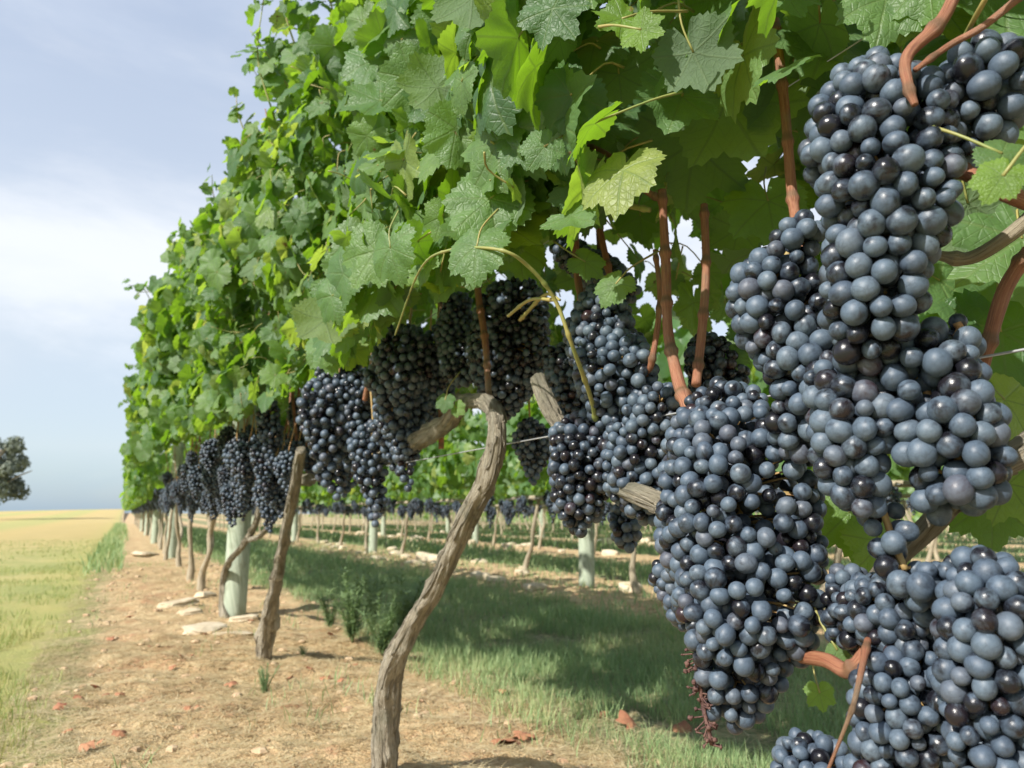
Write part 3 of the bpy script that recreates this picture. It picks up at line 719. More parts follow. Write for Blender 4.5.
# ---- vine 0 (rooted just outside the right edge)
c0 = [(1180, 420, .50), (1060, 440, .47), (1010, 458, .45), (965, 488, .44), (925, 530, .45), (880, 575, .46), (850, 610, .48)]
canes0 = []
def cn(l, w, m=None): return (pxpath(l), pxr(l, w), m or M_CANE)
canes0 += [cn([(975, -60, .42), (945, 15, .40), (908, 55, .38), (908, 85, .37), (915, 105, .37)], [6, 7, 6.5, 5, 3.5]),
           cn([(1040, -20, .42), (985, 25, .41), (950, 45, .40), (915, 70, .38)], [4.5, 4, 3.5, 3]),
           cn([(1010, -40, .40), (985, 0, .40), (960, 45, .42)], [3, 3, 2.5], M_SHOOT),
           cn([(1060, 215, .44), (1010, 195, .43), (965, 172, .43), (930, 150, .43)], [9, 9, 8, 6]),
           cn([(1050, 200, .48), (1010, 235, .47), (970, 258, .47), (935, 255, .46)], [9, 8, 7, 5], M_BARK_FAR),
           cn([(1030, 250, .50), (1005, 290, .49), (988, 345, .48), (975, 400, .48), (962, 470, .47)], [8, 8, 7, 7, 8]),
           cn([(775, 20, .50), (785, 110, .50), (793, 200, .50), (805, 260, .48), (830, 330, .47)], [5, 5, 5.5, 5, 5]),
           cn([(662, 190, .46), (666, 270, .46), (668, 330, .45), (678, 380, .44), (690, 425, .43), (676, 500, .43)], [4.5, 5, 5.5, 6.5, 7.5, 7]),
           cn([(704, 205, .50), (706, 270, .49), (702, 330, .48), (696, 385, .46)], [4, 4.5, 5, 5]),
           cn([(655, 250, .48), (660, 300, .48), (652, 360, .47), (645, 380, .48)], [2.5, 3, 3.5, 3]),
           cn([(662, 200, .46), (645, 190, .45), (625, 168, .44), (600, 150, .43), (565, 140, .42)], [3.5, 3.5, 3, 2.5, 2.5]),
           cn([(650, 210, .45), (620, 204, .44), (580, 195, .43), (560, 188, .42)], [3, 3, 3, 2.5], M_SHOOT),
           cn([(790, 655, .42), (825, 660, .41), (850, 670, .41), (868, 640, .42), (885, 560, .44)], [7, 8, 8, 7, 6]),
           cn([(868, 640, .40), (856, 695, .36), (848, 720, .35), (826, 775, .35)], [4, 2.8, 2.2, 1.8]),
           cn([(520, 320, .42), (545, 295, .40), (560, 300, .4)], [2, 2, 1.5], M_SHOOT)]
v0, base0 = vine(-.03, 'nearest grapevine, rooted beyond the right edge, carrying the largest grape bunches',
     [('trunk', [(.5, -.03, -.05), (.50, -.05, .2), (.49, -.02, .45), (.5, 0, .56)], [.035, .03, .03, .032]),
      ('cordon', pxpath(c0), pxr(c0, [24, 20, 16, 14, 11, 9, 7]))], 1700, 0, .053, -.85, .80, seed=1, canes=canes0, ztop=1.75, autocanes=0)
# ---- vine 1 (the big leaning trunk)
t1 = [(378, 830, .47), (384, 768, .47), (388, 690, .455), (404, 640, .45), (440, 580, .445), (466, 520, .44), (490, 470, .44), (497, 425, .44), (487, 402, .45), (462, 402, .47)]
arm = [(538, 378, .44), (548, 402, .44), (566, 435, .45), (592, 475, .47), (640, 495, .45), (672, 512, .45), (690, 545, .44)]
spur = [(460, 402, .47), (445, 425, .48), (420, 440, .49), (395, 455, .50), (360, 450, .50)]
arch = [(395, 335, .30), (420, 270, .285), (450, 250, .28), (500, 250, .30), (530, 268, .33), (555, 300, .36), (572, 345, .38), (590, 395, .42), (596, 420, .44)]
v1, base1 = vine(1.48, 'leaning grapevine with a thick twisted bare trunk in the middle foreground',
     [('trunk', pxpath(t1), pxr(t1, [18, 14, 14, 10.5, 9.5, 10, 10, 9, 8.5, 8])),
      ('arm', pxpath(arm), pxr(arm, [8.5, 8, 8, 9, 10.5, 12, 10])), ('cordon', pxpath(spur), pxr(spur, [10, 9, 9, 9, 7]))],
     2900, 0, .050, .55, 2.25, seed=2, autocanes=3, ztop=2.02,
     canes=[cn(arch, [.9, 1.1, 1.5, 1.8, 2.1, 2.2, 2.3, 2.5, 3], M_SHOOT), cn([(555, 300, .36), (530, 300, .355), (508, 316, .35)], [1.8, 1.8, 1.6], M_SHOOT),
            cn([(475, 225, .50), (478, 290, .49), (485, 340, .48), (489, 398, .47)], [3.5, 3.5, 3.5, 3.5]), cn([(574, 210, .47), (578, 280, .47), (590, 330, .46)], [4, 4, 4]),
            cn([(598, 220, .50), (612, 290, .50), (615, 340, .49)], [3.5, 3.5, 3.5]),
            cn([(375, 350, .44), (370, 375, .43), (365, 400, .43)], [3, 3, 3])])
t2 = [(263, 668, .48), (267, 630, .47), (276, 585, .455), (284, 540, .44), (294, 490, .42), (301, 450, .41)]
v2, _ = vine(3.02, 'grapevine with a straight bare trunk knotted at its foot, second from the leaning one',
     [('trunk', pxpath(t2), pxr(t2, [7, 9, 6, 5.2, 5.2, 5.4])), ('cordon', [(.48, 2.3, .60), (.47, 2.7, .61), (.47, 3.1, .62), (.49, 3.6, .6)], [.016, .02, .022, .015])],
     2500, 0, .050, 2.25, 3.55, seed=3, ztop=2.02, autocanes=7)
# ---- vine 3 : thin forked vine in front of the post
t3 = [(226, 640, .485), (223, 600, .475), (226, 568, .47), (243, 545, .47), (255, 525, .47), (262, 500, .48), (268, 478, .48)]
t3b = [(250, 540, .47), (262, 534, .49), (278, 512, .50), (284, 490, .51)]
v3, _ = vine(4.05, 'thin grapevine with a forked curving stem right against the near pale post',
     [('trunk', pxpath(t3), pxr(t3, [5, 4, 3, 3, 3, 3, 2.5])), ('arm', pxpath(t3b), pxr(t3b, [2.6, 2.6, 2.4, 2]))], 1700, 1, .055, 3.5, 4.7, ztop=1.92, seed=4, autocanes=5)
ordn = ['first', 'second', 'third', 'fourth', 'fifth', 'sixth', 'seventh', 'eighth', 'ninth', 'tenth', 'eleventh', 'twelfth', 'thirteenth', 'fourteenth', 'fifteenth']
def far_trunk(X, Y, seed, fork=False):
    r_ = random.Random(seed); p = np.array([X+r_.uniform(-.05, .05), Y, -.03]); pts = [p.copy()]; lean = r_.uniform(-.07, .07), r_.uniform(-.22, .22)
    for i in range(1, 6): pts.append(np.array([p[0]+lean[0]*i/5+r_.uniform(-.015, .015), p[1]+lean[1]*i/5+r_.uniform(-.04, .04), i*.125]))
    out = [('trunk', pts, [.028, .022, .015, .018, .014, .016])]
    if fork:
        f = pts[2]; out.append(('arm', [f, f+np.array([.02, .10, .10]), f+np.array([.0, .16, .22]), f+np.array([0, .2, .36])], [.017, .015, .014, .012]))
    e = pts[-1]; out.append(('cordon', [e+np.array([0, -.6, -.02]), e+np.array([.02, -.25, .0]), e, e+np.array([-.02, .3, .01]), e+np.array([0, .6, -.01])], [.010, .015, .02, .015, .010]))
    return out
Ys = [5.5, 6.35, 7.9, 9.35]
for i, Y in enumerate(Ys):
    vine(Y, 'grapevine of the near row, %s one beyond the near pale post' % ordn[i], far_trunk(.48, Y, 40+i, i in (0, 2)), 1200 if i < 2 else 1100, 1, .060,
         (4.7, 5.9, 7.1, 8.6)[i], (5.9, 7.1, 8.6, 10.1)[i], seed=5+i, bark=M_BARK_FAR, autocanes=3, barkdetail=False, group='vines of the near row')
# farther vines: prototypes copied
def make_proto(seed, n, lod, size, xl, xr, rowx, label, group, ztop=1.70, zlow=.72):
    root = empty('grapevine', (rowx, 0, 0), label=label, cat='grapevine', group=group)
    for nm, pts, rad in far_trunk(0, 0, seed, seed % 2 == 0):
        a = Acc(); a.add(*tube(pts, rad, 7, 3, .08, .05, seed)); link(nm, a.mesh(nm, M_BARK_FAR), root)
    a, _ = canopy(-.78, .78, n, 0, lambda Y: xl+0*Y, xr, ztop, lod, size, False, seed, zlow=zlow)
    link('foliage', a.mesh('foliage', M_LEAF_FAR), root)
    return root
def copy_tree(root, loc, rz=0, label=None, group=None):
    r = root.copy(); COL.objects.link(r); r.location = loc; r.rotation_euler = (0, 0, rz)
    if label: r['label'] = label
    if group: r['group'] = group
    for ch in list(root.children):
        c = ch.copy(); COL.objects.link(c); c.parent = r
    return r
labf = 'blurred grapevine in the far part of the near row, past the distant posts'
pr = [make_proto(60+i, 420, 1, .085, -.46, .42, .5, labf, 'far vines of the near row') for i in range(3)]
Y = 10.85; used = set(); i = 0
while Y < 46:
    p = pr[i % 3]; loc = (.5, Y, 0)
    if i % 3 in used: copy_tree(p, loc)
    else: p.location = loc; used.add(i % 3)
    Y += 1.5; i += 1
rows = [2.88, 5.26, 7.64, 10.02, 12.4, 14.8, 17.2]
rown = ['second', 'third', 'fourth', 'fifth', 'sixth', 'seventh', 'eighth']
for ri, X in enumerate(rows):
    lab = 'grapevine of the %s row, glimpsed under and through the near row' % rown[ri]; grp = 'vines of the %s row' % rown[ri]
    pr2 = [make_proto(70+ri*5+i, 420 if ri < 2 else 260, 1 if ri == 0 else 2, .085 if ri < 2 else .11, -.36, .36, X, lab, grp, 1.6, .80) for i in range(2)]
    y0 = (1.2, 2.4, 4.0, 6, 8, 10, 12)[ri]; Y = y0; i = 0
    while Y < (30, 34, 36, 38, 42, 50, 60)[ri]:
        loc = (X+random.uniform(-.04, .04), Y, 0)
        if i < 2: pr2[i].location = loc
        else: copy_tree(pr2[i % 2], loc)
        Y += 1.5; i += 1

# everything beyond the eighth row reads as one green mass
a = Acc(); n_ = 15000; X_ = 19.6+PITCH_ROW*rng.integers(0, 16, n_)+rng.normal(0, .25, n_); Y_ = rng.uniform(6, 95, n_); Z_ = rng.uniform(.25, 1.6, n_)
M_ = frames(rng.normal(0, 1, (n_, 3))+np.array([-.8, -.2, .6]), rng.normal(0, .6, (n_, 3))+np.array([0, 0, -1.]))*rng.uniform(.10, .22, n_)[:, None, None]
a.many(*LOD2[0][:3], LOD2[0][3], M_, np.column_stack([X_, Y_, Z_]))
tag(link('distant_vines', a.mesh('distant_vines', M_LEAF_FAR)), label='far vine rows merging into one green mass behind the vineyard posts', cat='vines', kind='stuff')

# ---- hand placed leaves on the near vines: (x, y, X plane, radius px, facing side, tip angle deg in view (0 = down), template, young)
HL = [(395, 262, .27, 42, -.2, 20, 3, 0), (477, 262, .29, 44, .0, 0, 3, 0), (385, 240, .36, 38, .3, -60, 0, 0), (520, 262, .42, 38, .3, 10, 5, 0),
      (530, 150, .34, 44, -.2, 15, 1, 0), (560, 82, .34, 26, .2, 0, 3, 0), (500, 225, .38, 30, -.2, 10, 3, 0), (592, 268, .44, 26, .5, 40, 5, 0), (610, 292, .42, 28, .1, -30, 3, 0),
      (612, 25, .30, 34, .3, -60, 2, 1), (650, 35, .30, 30, .0, 60, 2, 1), (525, 30, .34, 30, .0, -30, 0, 1), (505, 70, .34, 26, .2, 20, 0, 1), (545, 50, .33, 22, 0, 60, 4, 1),
      (620, 90, .40, 46, .6, 10, 1, 0), (700, 70, .40, 55, .7, 20, 1, 0), (790, 10, .42, 42, .2, 15, 2, 0), (880, 20, .46, 62, .4, -20, 3, 0), (740, 130, .50, 90, .8, 30, 1, 0),
      (690, 170, .52, 80, .6, -10, 0, 0), (620, 130, .48, 70, .5, 30, 2, 0), (780, 90, .52, 90, .6, -30, 4, 0), (840, 60, .55, 80, .4, 20, 2, 0), (770, 220, .58, 55, .3, 0, 1, 0),
      (330, 355, .30, 34, .0, 10, 3, 0), (365, 305, .32, 44, -.3, 10, 1, 0), (445, 405, .42, 14, .2, 0, 3, 0), (460, 410, .44, 12, -.2, 50, 3, 0),
      (995, 185, .36, 34, .0, -40, 1, 1), (1010, 165, .40, 40, .4, 30, 3, 0), (975, 230, .56, 80, .6, 20, 1, 0), (1020, 270, .58, 90, .3, -10, 2, 0), (960, 300, .60, 80, .5, 40, 4, 0),
      (1000, 360, .60, 80, .2, 0, 0, 0), (1010, 420, .56, 60, .3, 20, 3, 0), (990, 520, .52, 55, .1, -10, 1, 0), (1015, 500, .50, 50, .2, 30, 0, 0), (950, 180, .60, 70, .4, 10, 2, 0),
      (850, 530, .56, 50, .3, 10, 1, 0), (835, 510, .58, 45, .2, 30, 2, 0), (770, 560, .60, 26, .3, 30, 0, 0), (880, 560, .56, 50, .3, 0, 5, 0), (840, 655, .42, 16, 0, 30, 3, 0),
      (900, 90, .58, 80, .3, 0, 1, 0), (940, 20, .56, 80, .4, 20, 2, 0), (1000, 20, .56, 90, .4, -20, 4, 0), (880, 150, .60, 80, .4, -20, 0, 0), (820, 700, .60, 20, .3, 0, 0, 0),
      (755, 340, .60, 30, .2, 20, 1, 0), (740, 360, .58, 20, .3, 50, 0, 0), (985, 725, .5, 60, .2, 0, 1, 0), (1010, 120, .58, 90, .2, 0, 2, 0), (680, 120, .56, 90, .5, 15, 6, 0), (570, 190, .50, 50, .4, 0, 5, 0),
      (540, 210, .52, 50, .3, 0, 4, 0), (640, 230, .58, 40, .5, 0, 2, 0)]
for (x, y, X, rp, side, ang, tv_, yg) in HL:
    c = onx(x, y, X); k = proj(c)[2]; r = rp*k/FPX; a_ = math.radians(ang+random.uniform(-8, 8))
    Tn = (math.sin(a_)*cR-math.cos(a_)*cU); n = -cF*(1 if side < .55 else -.9)+cR*(side-.2)+np.array([-.25, 0, .55 if side < .55 else -.1])+rng.normal(0, .12, 3)
    c = c-Tn*r*.35
    Mx = frames(n[None], (Tn-cF*.1)[None])[0]
    t = LOD0[tv_ % len(LOD0)]; parent, base = (v0, base0) if x > 560 else (v1, base1)
    ac = Acc(); ac.many(t[0], t[1], t[2], t[3], (Mx*r)[None], np.zeros((1, 3)))
    o = link('leaf', ac.mesh('leaf', M_YOUNG if yg else M_LEAF), parent, c-base)
    st = Acc(); st.add(*tube([(0, 0, 0), tuple(-Mx[:, 1]*.025-Mx[:, 2]*.002), tuple(-Mx[:, 1]*.055-Mx[:, 2]*.008+np.array([.01, 0, .0]))], [.0010, .0009, .0013], 6, 4))
    link('leaf_stalk', st.mesh('leaf_stalk', M_SHOOT), o)
# shoot tips that stick out of the curtain on the path side
def shoot_tip(px, parent_y, Yp):
    pts = [ony(x, y, Yp) for x, y in px]; a = Acc(); a.add(*tube(pts, np.linspace(.003, .0012, len(pts)), 6, 5)); base = np.array(parent_y.location)
    link('shoot', a.mesh('shoot', M_SHOOT, origin=base), parent_y)
    l = Acc(); C = catmull(pts, 5); r_ = np.random.default_rng(int(px[0][0]))
    for i in range(0, len(C)):
        f = i/len(C); rad = .052*(1-.6*f)
        n = np.array([-.6, -.5, .5])+r_.normal(0, .5, 3); T = np.array([0, 0, -.6])+r_.normal(0, .6, 3)
        M_ = frames(n[None], T[None])*rad; t = LOD1[i % 4]; l.many(*t[:3], t[3], M_, (C[i]+r_.normal(0, .02, 3))[None])
    link('shoot_leaves', l.mesh('shoot_leaves', M_LEAF, origin=base), parent_y)
vv = [o for o in bpy.data.objects if o.name.startswith('grapevine') and o.get('group') == 'vines of the near row']
vv.sort(key=lambda o: o.location.y)
for px_, Yp in (([(310, 130), (290, 90), (268, 55), (250, 30)], 2.2), ([(330, 70), (335, 30), (330, 0), (318, -30)], 1.9), ([(300, 70), (275, 52), (248, 52)], 2.3), ([(275, 120), (258, 60), (262, 10), (270, -30)], 2.2),
                ([(400, 60), (385, 20), (372, -20)], 1.6), ([(235, 290), (222, 260), (205, 245), (188, 243)], 3.2), ([(210, 300), (190, 268), (182, 255), (180, 275)], 3.4),
                ([(190, 330), (165, 295), (138, 292)], 4.2), ([(170, 330), (150, 310), (140, 325)], 4.4), ([(170, 380), (150, 368), (126, 364)], 5.6), ([(260, 220), (240, 195), (222, 185)], 2.9), ([(250, 240), (232, 205), (214, 215)], 3.0), ([(160, 330), (145, 290), (128, 285)], 4.5), ([(200, 290), (178, 250), (170, 238)], 3.7), ([(262, 170), (240, 120), (236, 95)], 2.5), ([(300, 60), (285, 10), (290, -30)], 2.0), ([(345, 60), (352, 10), (350, -30)], 1.8), ([(280, 140), (262, 150), (240, 140)], 2.4), ([(235, 240), (215, 200), (212, 175)], 3.0), ([(150, 420), (132, 400), (118, 405)], 6.5)):
    shoot_tip(px_, min(vv, key=lambda o: abs(o.location.y-Yp)), Yp)

# ------------------------------------------------------------------ posts and wires
def post(X, Y, label, r=.066, h=1.55):
    a = Acc(); a.add(*tube([(0, 0, -.1), (.004, 0, .4), (0, .004, 1.0), (.002, 0, h-.012), (.002, 0, h)], [r, r*.99, r*.98, r*.97, r*.88], 28, 4, .02))
    root = link('trellis_post', a.mesh('trellis_post', M_POST), None, (X, Y, 0))
    return tag(root, label, 'post', 'trellis posts')
post(.53, 4.25, 'pale green weathered round post standing beside flat stones in the near row', .058)
post(.50, 9.6, 'pale round post in the near row, next after the one with stones at its foot', .06)
for Y in (14.9, 20.2, 25.5): post(.5, Y, 'thin distant pale post in the far part of the near row', .06)
post(2.88, 4.71, 'pale round post in the second row under the glossy black bunch', .055)
for Y in (9.9, 15.1, 20.3): post(2.88, Y, 'small distant pale post in the second row', .055)
for Y in (6.9, 12.1, 17.3): post(5.26, Y, 'thin pale post in the third row', .055)
for Y in (9.0, 14.2, 19.4): post(7.64, Y, 'tiny pale post in the fourth row', .055)
def wire(name, X, z, y0, y1, r, label, sag=.0):
    n = 12; t = np.linspace(0, 1, n); a = Acc()
    a.add(*tube(np.column_stack([np.full(n, X), y0+(y1-y0)*t, z-sag*np.sin(math.pi*t)]), [r]*n, 6, 2))
    return tag(link('trellis_wire', a.mesh('trellis_wire', M_WIRE)), label, 'wire', 'trellis wires')
Xw = .475
wire('w', Xw, onx(540, 438, Xw)[2], -1.0, 46, .0009, 'thin taut fruit wire running past the bend of the leaning trunk')
wire('w', .52, onx(640, 182, .52)[2], -1.0, 46, .0008, 'thin upper wire crossing the leaves above the red canes')
for X in rows[:2]: wire('w', X-.03, .62, 1, 34, .0014, 'faint fruit wire of the %s row' % rown[rows.index(X)])

# ------------------------------------------------------------------ grass, straw, weeds
def blade_template(seg=3, bend=.35):
    V = []; 
    for i in range(seg):
        t = i/seg; V += [(-.5*(1-t*.7), bend*t*t, t), (.5*(1-t*.7), bend*t*t, t)]
    V.append((0, bend, 1.0)); L = []; T = []
    for i in range(seg-1): L += [2*i, 2*i+1, 2*i+3, 2*i+2]; T.append(4)
    L += [2*seg-2, 2*seg-1, 2*seg]; T.append(3)
    return np.array(V), np.array(L), np.array(T)
BT = [blade_template(3, b_) for b_ in (.15, .45, .8)]
def gz(P): return np.array([ground_z(x, y) for x, y in P])
def blades(name, XY, h, wd, mat, label, cat, flat=False):
    a = Acc(); n = len(XY); z = gz(XY); ang = rng.uniform(0, 2*math.pi, n); v = rng.integers(0, 3, n)
    for k in range(3):
        q = v == k; m_ = q.sum(); c, s_ = np.cos(ang[q]), np.sin(ang[q]); hh = h[q]*rng.uniform(.6, 1.3, m_); ww = wd[q]
        M_ = np.zeros((m_, 3, 3)); M_[:, 0, 0] = c*ww; M_[:, 1, 0] = s_*ww; M_[:, 0, 1] = -s_*hh; M_[:, 1, 1] = c*hh; M_[:, 2, 2] = hh
        M_[:, 0, 2] = rng.normal(0, .22, m_)*hh; M_[:, 1, 2] = rng.normal(0, .22, m_)*hh
        if flat:
            M_[:, 2, 2] = rng.uniform(-.05, .25, m_)*hh; M_[:, 0, 2] = -s_*hh; M_[:, 1, 2] = c*hh; M_[:, 0, 1] *= .15; M_[:, 1, 1] *= .15
        P = np.column_stack([XY[q], z[q]+(.004 if flat else -.003)])
        a.many(*BT[k][:3], np.zeros((len(BT[k][0]), 2)), M_, P)
    o = link(name, a.mesh(name, mat, smooth=False)); return tag(o, label, cat, kind='stuff')
def scatter(x0, x1, y0, y1, dens, noisecut=-9, ns=1.6):
    n = int((x1-x0)*(y1-y0)*dens); P = np.column_stack([rng.uniform(x0, x1, n), rng.uniform(y0, y1, n)])
    if noisecut > -5:
        k = np.array([mnoise.noise(Vector((x*ns, y*ns, 1.7)))+.5*mnoise.noise(Vector((x*ns*4, y*ns*4, 5.))) > noisecut for x, y in P]); P = P[k]
    return P
def edgefade(P, x0, x1, wdt=.16):
    d = np.minimum(P[:, 0]-x0, x1-P[:, 0]); jit = np.array([mnoise.noise(Vector((x*3, y*3, 9)))*.2 for x, y in P])
    return P[(d+jit)/wdt > rng.uniform(0, 1, len(P))]
G = []
for (y0, y1, dn, hs, ws) in ((.9, 3.2, 10500, .052, .0021), (3.2, 6.5, 3600, .058, .0033), (6.5, 12, 800, .075, .007), (12, 30, 200, .09, .016)):
    P = edgefade(scatter(.84, 2.38, y0, y1, dn, -.50), .84, 2.38); G.append((P, np.full(len(P), hs)*(1+.5*np.array([mnoise.noise(Vector((x*2.3, y*2.3, 0))) for x, y in P])), np.full(len(P), ws)))
for ri in range(1, 8):
    x0 = 1.05+ri*PITCH_ROW
    for (y0, y1, dn, hs, ws) in ((2, 9, 520 if ri < 4 else 160, .08, .009 if ri < 4 else .02), (9, 30, 130 if ri < 4 else 60, .12, .022 if ri < 4 else .04)):
        P = edgefade(scatter(x0, x0+1.3, y0, y1, dn, -.6), x0, x0+1.3); G.append((P, np.full(len(P), hs), np.full(len(P), ws)))
P = scatter(18, 70, 4, 75, 5); G.append((P, np.full(len(P), .34), np.full(len(P), .07)))
# straggling tufts on the bare strips
P = scatter(-.1, 1.1, 1.2, 12, 420, .34, 2.2); G.append((P, np.full(len(P), .045), np.full(len(P), .0035)))
P = scatter(2.3, 3.6, 2.0, 14, 500, .0, 2.2); G.append((P, np.full(len(P), .06), np.full(len(P), .005)))
blades('grass', np.concatenate([g_[0] for g_ in G]), np.concatenate([g_[1] for g_ in G]), np.concatenate([g_[2] for g_ in G]), M_GRASS, 'green meadow grass growing between the vine rows', 'grass')
G = []
for (x0, y0, y1, dn, hs, ws, x1) in ((-1.6, 1.2, 4, 5200, .040, .0026, -.12), (-3.5, 4, 9, 900, .032, .004, -.14), (-8, 9, 18, 90, .035, .010, -.12)):
    P = edgefade(scatter(x0, x1, y0, y1, dn, -.2), x0-9, x1, .22); G.append((P, np.full(len(P), hs), np.full(len(P), ws)))
blades('mown_grass', np.concatenate([g_[0] for g_ in G]), np.concatenate([g_[1] for g_ in G]), np.concatenate([g_[2] for g_ in G]), M_GRASSY, 'short yellow green mown grass left of the bare strip', 'grass')
P = np.concatenate([scatter(-.30, 0.02, 7.5, 16, 320, -.3, 1.0), scatter(-.32, .1, 16, 40, 120)])
blades('verge_grass', P, np.full(len(P), .13), np.full(len(P), .012), M_GRASS, 'taller green grass along the far left side of the bare strip', 'grass')
P = np.concatenate([scatter(-.25, 1.12, 1.1, 3.6, 17000, -.9), scatter(-.25, 1.15, 3.6, 9, 3600)])
blades('straw_litter', P, rng.uniform(.010, .045, len(P)), np.full(len(P), .0016)*(1+P[:, 1]*.12), M_STRAW, 'dry straw and cut grass littering the bare soil under the near row', 'straw', flat=True)
P = scatter(.9, 2.4, 1.0, 5, 1500); blades('dry_stalks', P, np.full(len(P), .05), np.full(len(P), .002), M_STRAW, 'dry yellow stalks lying through the green grass', 'straw', flat=True)

def weed(x, y, h, n, label, seed):
    r_ = np.random.default_rng(seed); root = empty('weed', (x, y, ground_z(x, y)-.004), label=label, cat='weed', group='feathery weeds in the grass')
    st = Acc(); lv = Acc()
    for i in range(n):
        a_ = r_.uniform(0, 6.28); l_ = r_.uniform(.1, .5)*h; hh = h*r_.uniform(.6, 1.1)
        pts = [(0, 0, 0), (math.cos(a_)*l_*.4, math.sin(a_)*l_*.4, hh*.5), (math.cos(a_)*l_, math.sin(a_)*l_, hh)]
        st.add(*tube(pts, [.002, .0016, .001], 5, 4)); C = catmull(pts, 12)
        for c in C[3:]:
            for _ in range(5):
                an = r_.uniform(0, 6.28); sz = r_.uniform(.5, 1.1)*h*.20
                d = np.array([math.cos(an), math.sin(an), r_.uniform(.1, .9)]); d /= np.linalg.norm(d)
                w_ = np.cross(d, [0, 0, 1]); w_ /= np.linalg.norm(w_)
                M_ = np.column_stack([w_*sz*.14, np.cross(w_, d)*-sz*.5, d*sz])
                lv.many(*BT[1], np.zeros((len(BT[1][0]), 2)), M_[None], c[None])
    link('stem', st.mesh('stem', M_WEED), root); link('leaves', lv.mesh('leaves', M_WEED, smooth=False), root)
for i, (px, py, h, n, lab) in enumerate([(352, 648, .20, 9, 'bushy feathery weed at the edge of the dirt between the two nearest trunks'), (382, 655, .17, 8, 'feathery weed just left of the leaning trunk'),
        (402, 640, .22, 7, 'tallest feathery weed, lit by the sun, behind the leaning trunk'), (330, 630, .14, 6, 'low green weed left of the feathery clump'),
        (265, 690, .06, 7, 'small bluish green weed at the knotted foot of the second trunk'), (303, 660, .035, 5, 'tiny lone weed on the soil right of the knotted trunk'),
        (415, 625, .15, 6, 'sunlit feathery weed right behind the leaning trunk'), (372, 632, .17, 6, 'feathery weed half hidden behind the bushy one'), (520, 690, .06, 6, 'short weed in the grass right of the leaning trunk')]):
    p = onz(px, py); weed(p[0], p[1], h*1.3, n+3, lab, i+3)

# ------------------------------------------------------------------ stones, dead leaves
def stone(x, y, sx_, sy_, sz_, rz, label, group='pale limestone pieces', seed=0):
    V, L, T = uvsphere(16, 10); V = V.copy()
    V = np.sign(V)*np.abs(V)**.62
    V = V*(1+.30*np.array([mnoise.noise(Vector(v*1.4)+Vector((seed*3.1, 0, 0))) for v in V]))[:, None]+.05*np.array([mnoise.noise(Vector(v*5)+Vector((seed, 9, 0))) for v in V])[:, None]
    V = V*np.array([sx_, sy_, sz_])
    o = link('stone', mesh_np('stone', V, L, T, M_STONE, smooth=False), None, (x, y, ground_z(x, y)+sz_*.3)); o.rotation_euler = (random.uniform(-.15, .15), random.uniform(-.15, .15), rz)
    return tag(o, label, 'stone', group)
for i, (px, py, a_, b_, c_, lab) in enumerate([(207, 633, .10, .07, .022, 'large flat yellowish stone left of the near pale post'), (232, 637, .085, .05, .016, 'flat stone in front of the near pale post'),
        (243, 622, .07, .05, .018, 'small flat stone touching the near pale post on its right'), (178, 608, .11, .07, .022, 'flat stone on the soil left of the near pale post, further back'),
        (190, 615, .06, .04, .018, 'small stone between the two flat ones left of the post'), (145, 556, .16, .12, .03, 'pale stone heap piece by the distant trunks'), (205, 600, .06, .05, .02, 'small stone behind the near pale post'),
        (430, 562, .16, .10, .06, 'white stone on the second row soil seen left of the leaning trunk')]):
    p = onz(px, py); stone(p[0], p[1], a_, b_, c_, random.uniform(0, 3), lab, seed=i)
for i in range(70):
    X = random.choice([2.88]*3+[5.26]*2+[7.64]); y = random.uniform(3.6, 15) if X < 3 else random.uniform(7, 20)
    s_ = random.uniform(.03, .09)*(1 if X < 3 else 1.4)
    stone(X+random.uniform(-.5, .5), y, s_, s_*random.uniform(.6, 1), s_*random.uniform(.35, .6), random.uniform(0, 3), 'pale stone among many on the bare strips of the farther rows', 'stones on the farther strips', i+20)
# gravel as one object
a = Acc(); V, L, T = uvsphere(6, 4); N_ = 2600
XY = np.concatenate([scatter(-.2, 1.15, 1.1, 8, 45), scatter(2.2, 3.5, 2.5, 14, 60), scatter(4.7, 5.9, 6, 18, 25)])
sz = rng.uniform(.003, .014, len(XY))*(1+XY[:, 1]*.06); an = rng.uniform(0, 6.28, len(XY)); M_ = np.zeros((len(XY), 3, 3))
M_[:, 0, 0] = np.cos(an)*sz*1.3; M_[:, 1, 0] = np.sin(an)*sz*1.3; M_[:, 0, 1] = -np.sin(an)*sz; M_[:, 1, 1] = np.cos(an)*sz; M_[:, 2, 2] = sz*.6
a.many(V, L, T, np.zeros((len(V), 2)), M_, np.column_stack([XY, gz(XY)+.002]))
tag(link('gravel', a.mesh('gravel', mat_simple('clod_soil', (.34, .20, .11), (.56, .43, .27), 30, .95, .5), smooth=False)), 'small stones and clods of soil strewn over the bare strips', 'gravel', kind='stuff')
def dead_leaf(px, py, r, label, seed):
    p = onz(px, py); r_ = np.random.default_rng(seed); t = leaf_template(28, (.4, .75, 1.0), seed, .9, .5, .16)
    n = np.array([r_.normal(0, .35), r_.normal(0, .35), 1.]); T_ = np.array([math.cos(seed), math.sin(seed), 0.]); M_ = frames(n[None], T_[None])*r
    a = Acc(); a.many(*t[:3], t[3], M_, np.zeros((1, 3)))
    tag(link('dead_leaf', a.mesh('dead_leaf', M_DRY), None, (p[0], p[1], ground_z(p[0], p[1])+.014)), label, 'dead leaf', 'dead vine leaves on the ground')
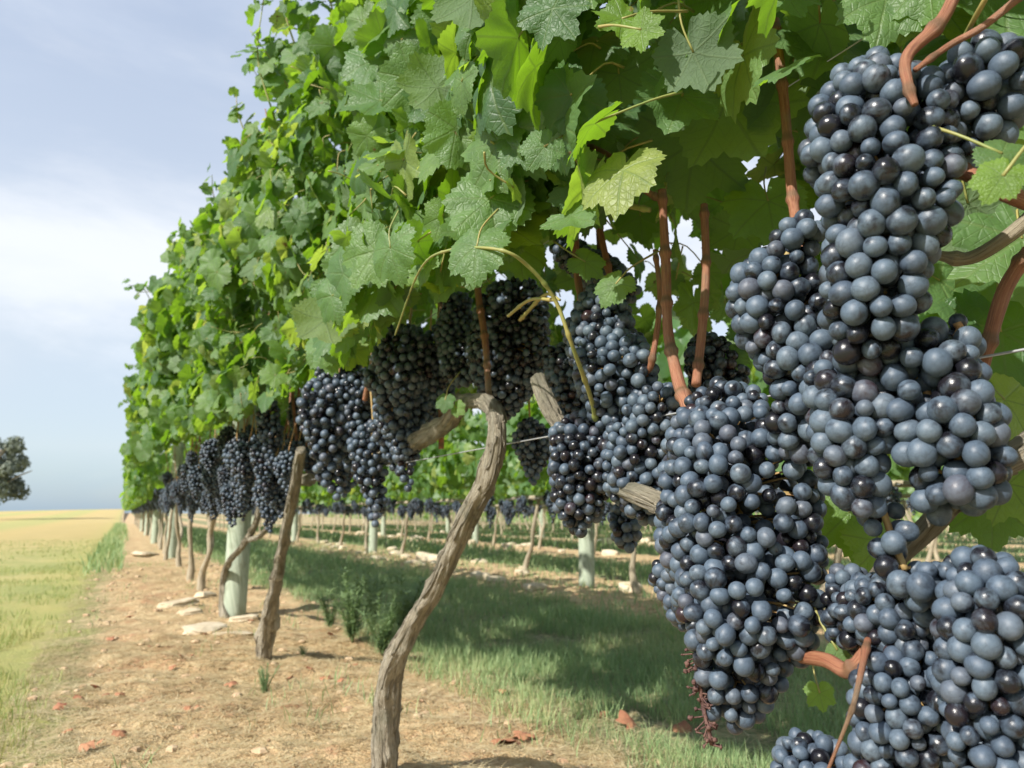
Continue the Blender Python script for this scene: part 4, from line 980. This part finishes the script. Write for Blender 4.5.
DL = [(505, 748, .045, 'crumpled red brown leaf on the grass edge right of the leaning trunk'), (525, 742, .035, 'smaller red brown leaf next to the crumpled one'), (632, 724, .040, 'large orange dead leaf in the grass under the grapes'),
      (600, 715, .028, 'yellowish dead leaf left of the large orange one'), (682, 724, .032, 'brown dead leaf right of the large orange one'), (330, 640, .02, 'tiny dead leaf by the feathery weed'), (500, 700, .03, 'dead leaf just inside the grass edge')]
for i, (x, y, r, lab) in enumerate(DL): dead_leaf(x, y, r, lab, i+1)
for i, (x, y) in enumerate([(80, 705), (105, 700), (95, 690), (120, 695), (60, 712), (100, 750), (85, 755), (120, 742), (180, 665), (190, 660), (172, 670), (195, 712), (188, 718), (250, 625), (310, 675), (325, 680), (290, 682), (355, 668), (130, 620), (205, 640), (150, 650), (230, 690), (66, 735), (112, 640), (340, 690)]):
    dead_leaf(x, y, random.uniform(.012, .026), 'small rust red dead leaf lying on the bare soil of the near strip', i+30)

# ------------------------------------------------------------------ lone tree on the field edge
def tree(x, y, h, label):
    root = empty('tree', (x, y, -.1), label=label, cat='tree'); a = Acc(); r_ = np.random.default_rng(5)
    a.add(*tube([(0, 0, 0), (.1, 0, h*.2), (0, .1, h*.42), (.2, 0, h*.7)], [h*.035, h*.03, h*.022, h*.01], 10, 4, .1))
    for i in range(7):
        an = i*.9; a.add(*tube([(0, 0, h*(.28+.05*i)), (math.cos(an)*h*.15, math.sin(an)*h*.15, h*(.42+.05*i)), (math.cos(an)*h*.3, math.sin(an)*h*.3, h*(.5+.05*i))], [h*.014, h*.01, h*.004], 6, 3))
    link('trunk', a.mesh('trunk', M_BARK_FAR), root)
    l = Acc(); cs = []
    for i in range(34):
        v = r_.normal(size=3); v /= np.linalg.norm(v); cs.append((np.array([0, 0, h*.54])+v*np.array([h*.30, h*.30, h*.42])*r_.uniform(.45, 1.0), r_.uniform(.07, .13)*h))
    P = []; N = []
    for c, r in cs:
        n = 210; v = r_.normal(size=(n, 3)); v /= np.linalg.norm(v, axis=1)[:, None]; P.append(c+v*r*r_.uniform(.5, 1.05, n)[:, None]); N.append(v+r_.normal(0, .6, (n, 3)))
    P = np.concatenate(P); N = np.concatenate(N); T_ = r_.normal(size=P.shape); M_ = frames(N, T_)*(h*.016)
    tv_ = np.array([(-.6, -.9, 0), (.6, -.9, 0), (.75, .2, .1), (0, 1.1, 0), (-.75, .2, .1)], float)
    l.many(tv_, np.arange(5), np.array([5]), np.zeros((5, 2)), M_, P)
    link('crown', l.mesh('crown', mat_blade('hazed_tree_leaves', [(0, (.13, .155, .125)), (.6, (.18, .21, .16)), (1, (.24, .27, .20))], (.08, .12, .04)), smooth=False), root)  # crown greens paled and greyed: distance haze is put into the leaf colour
tp = ray(-9, 512); tp = tp/tp[1]*62
tree(tp[0], 62, 7.0, 'lone dark rounded tree on the horizon at the left edge')
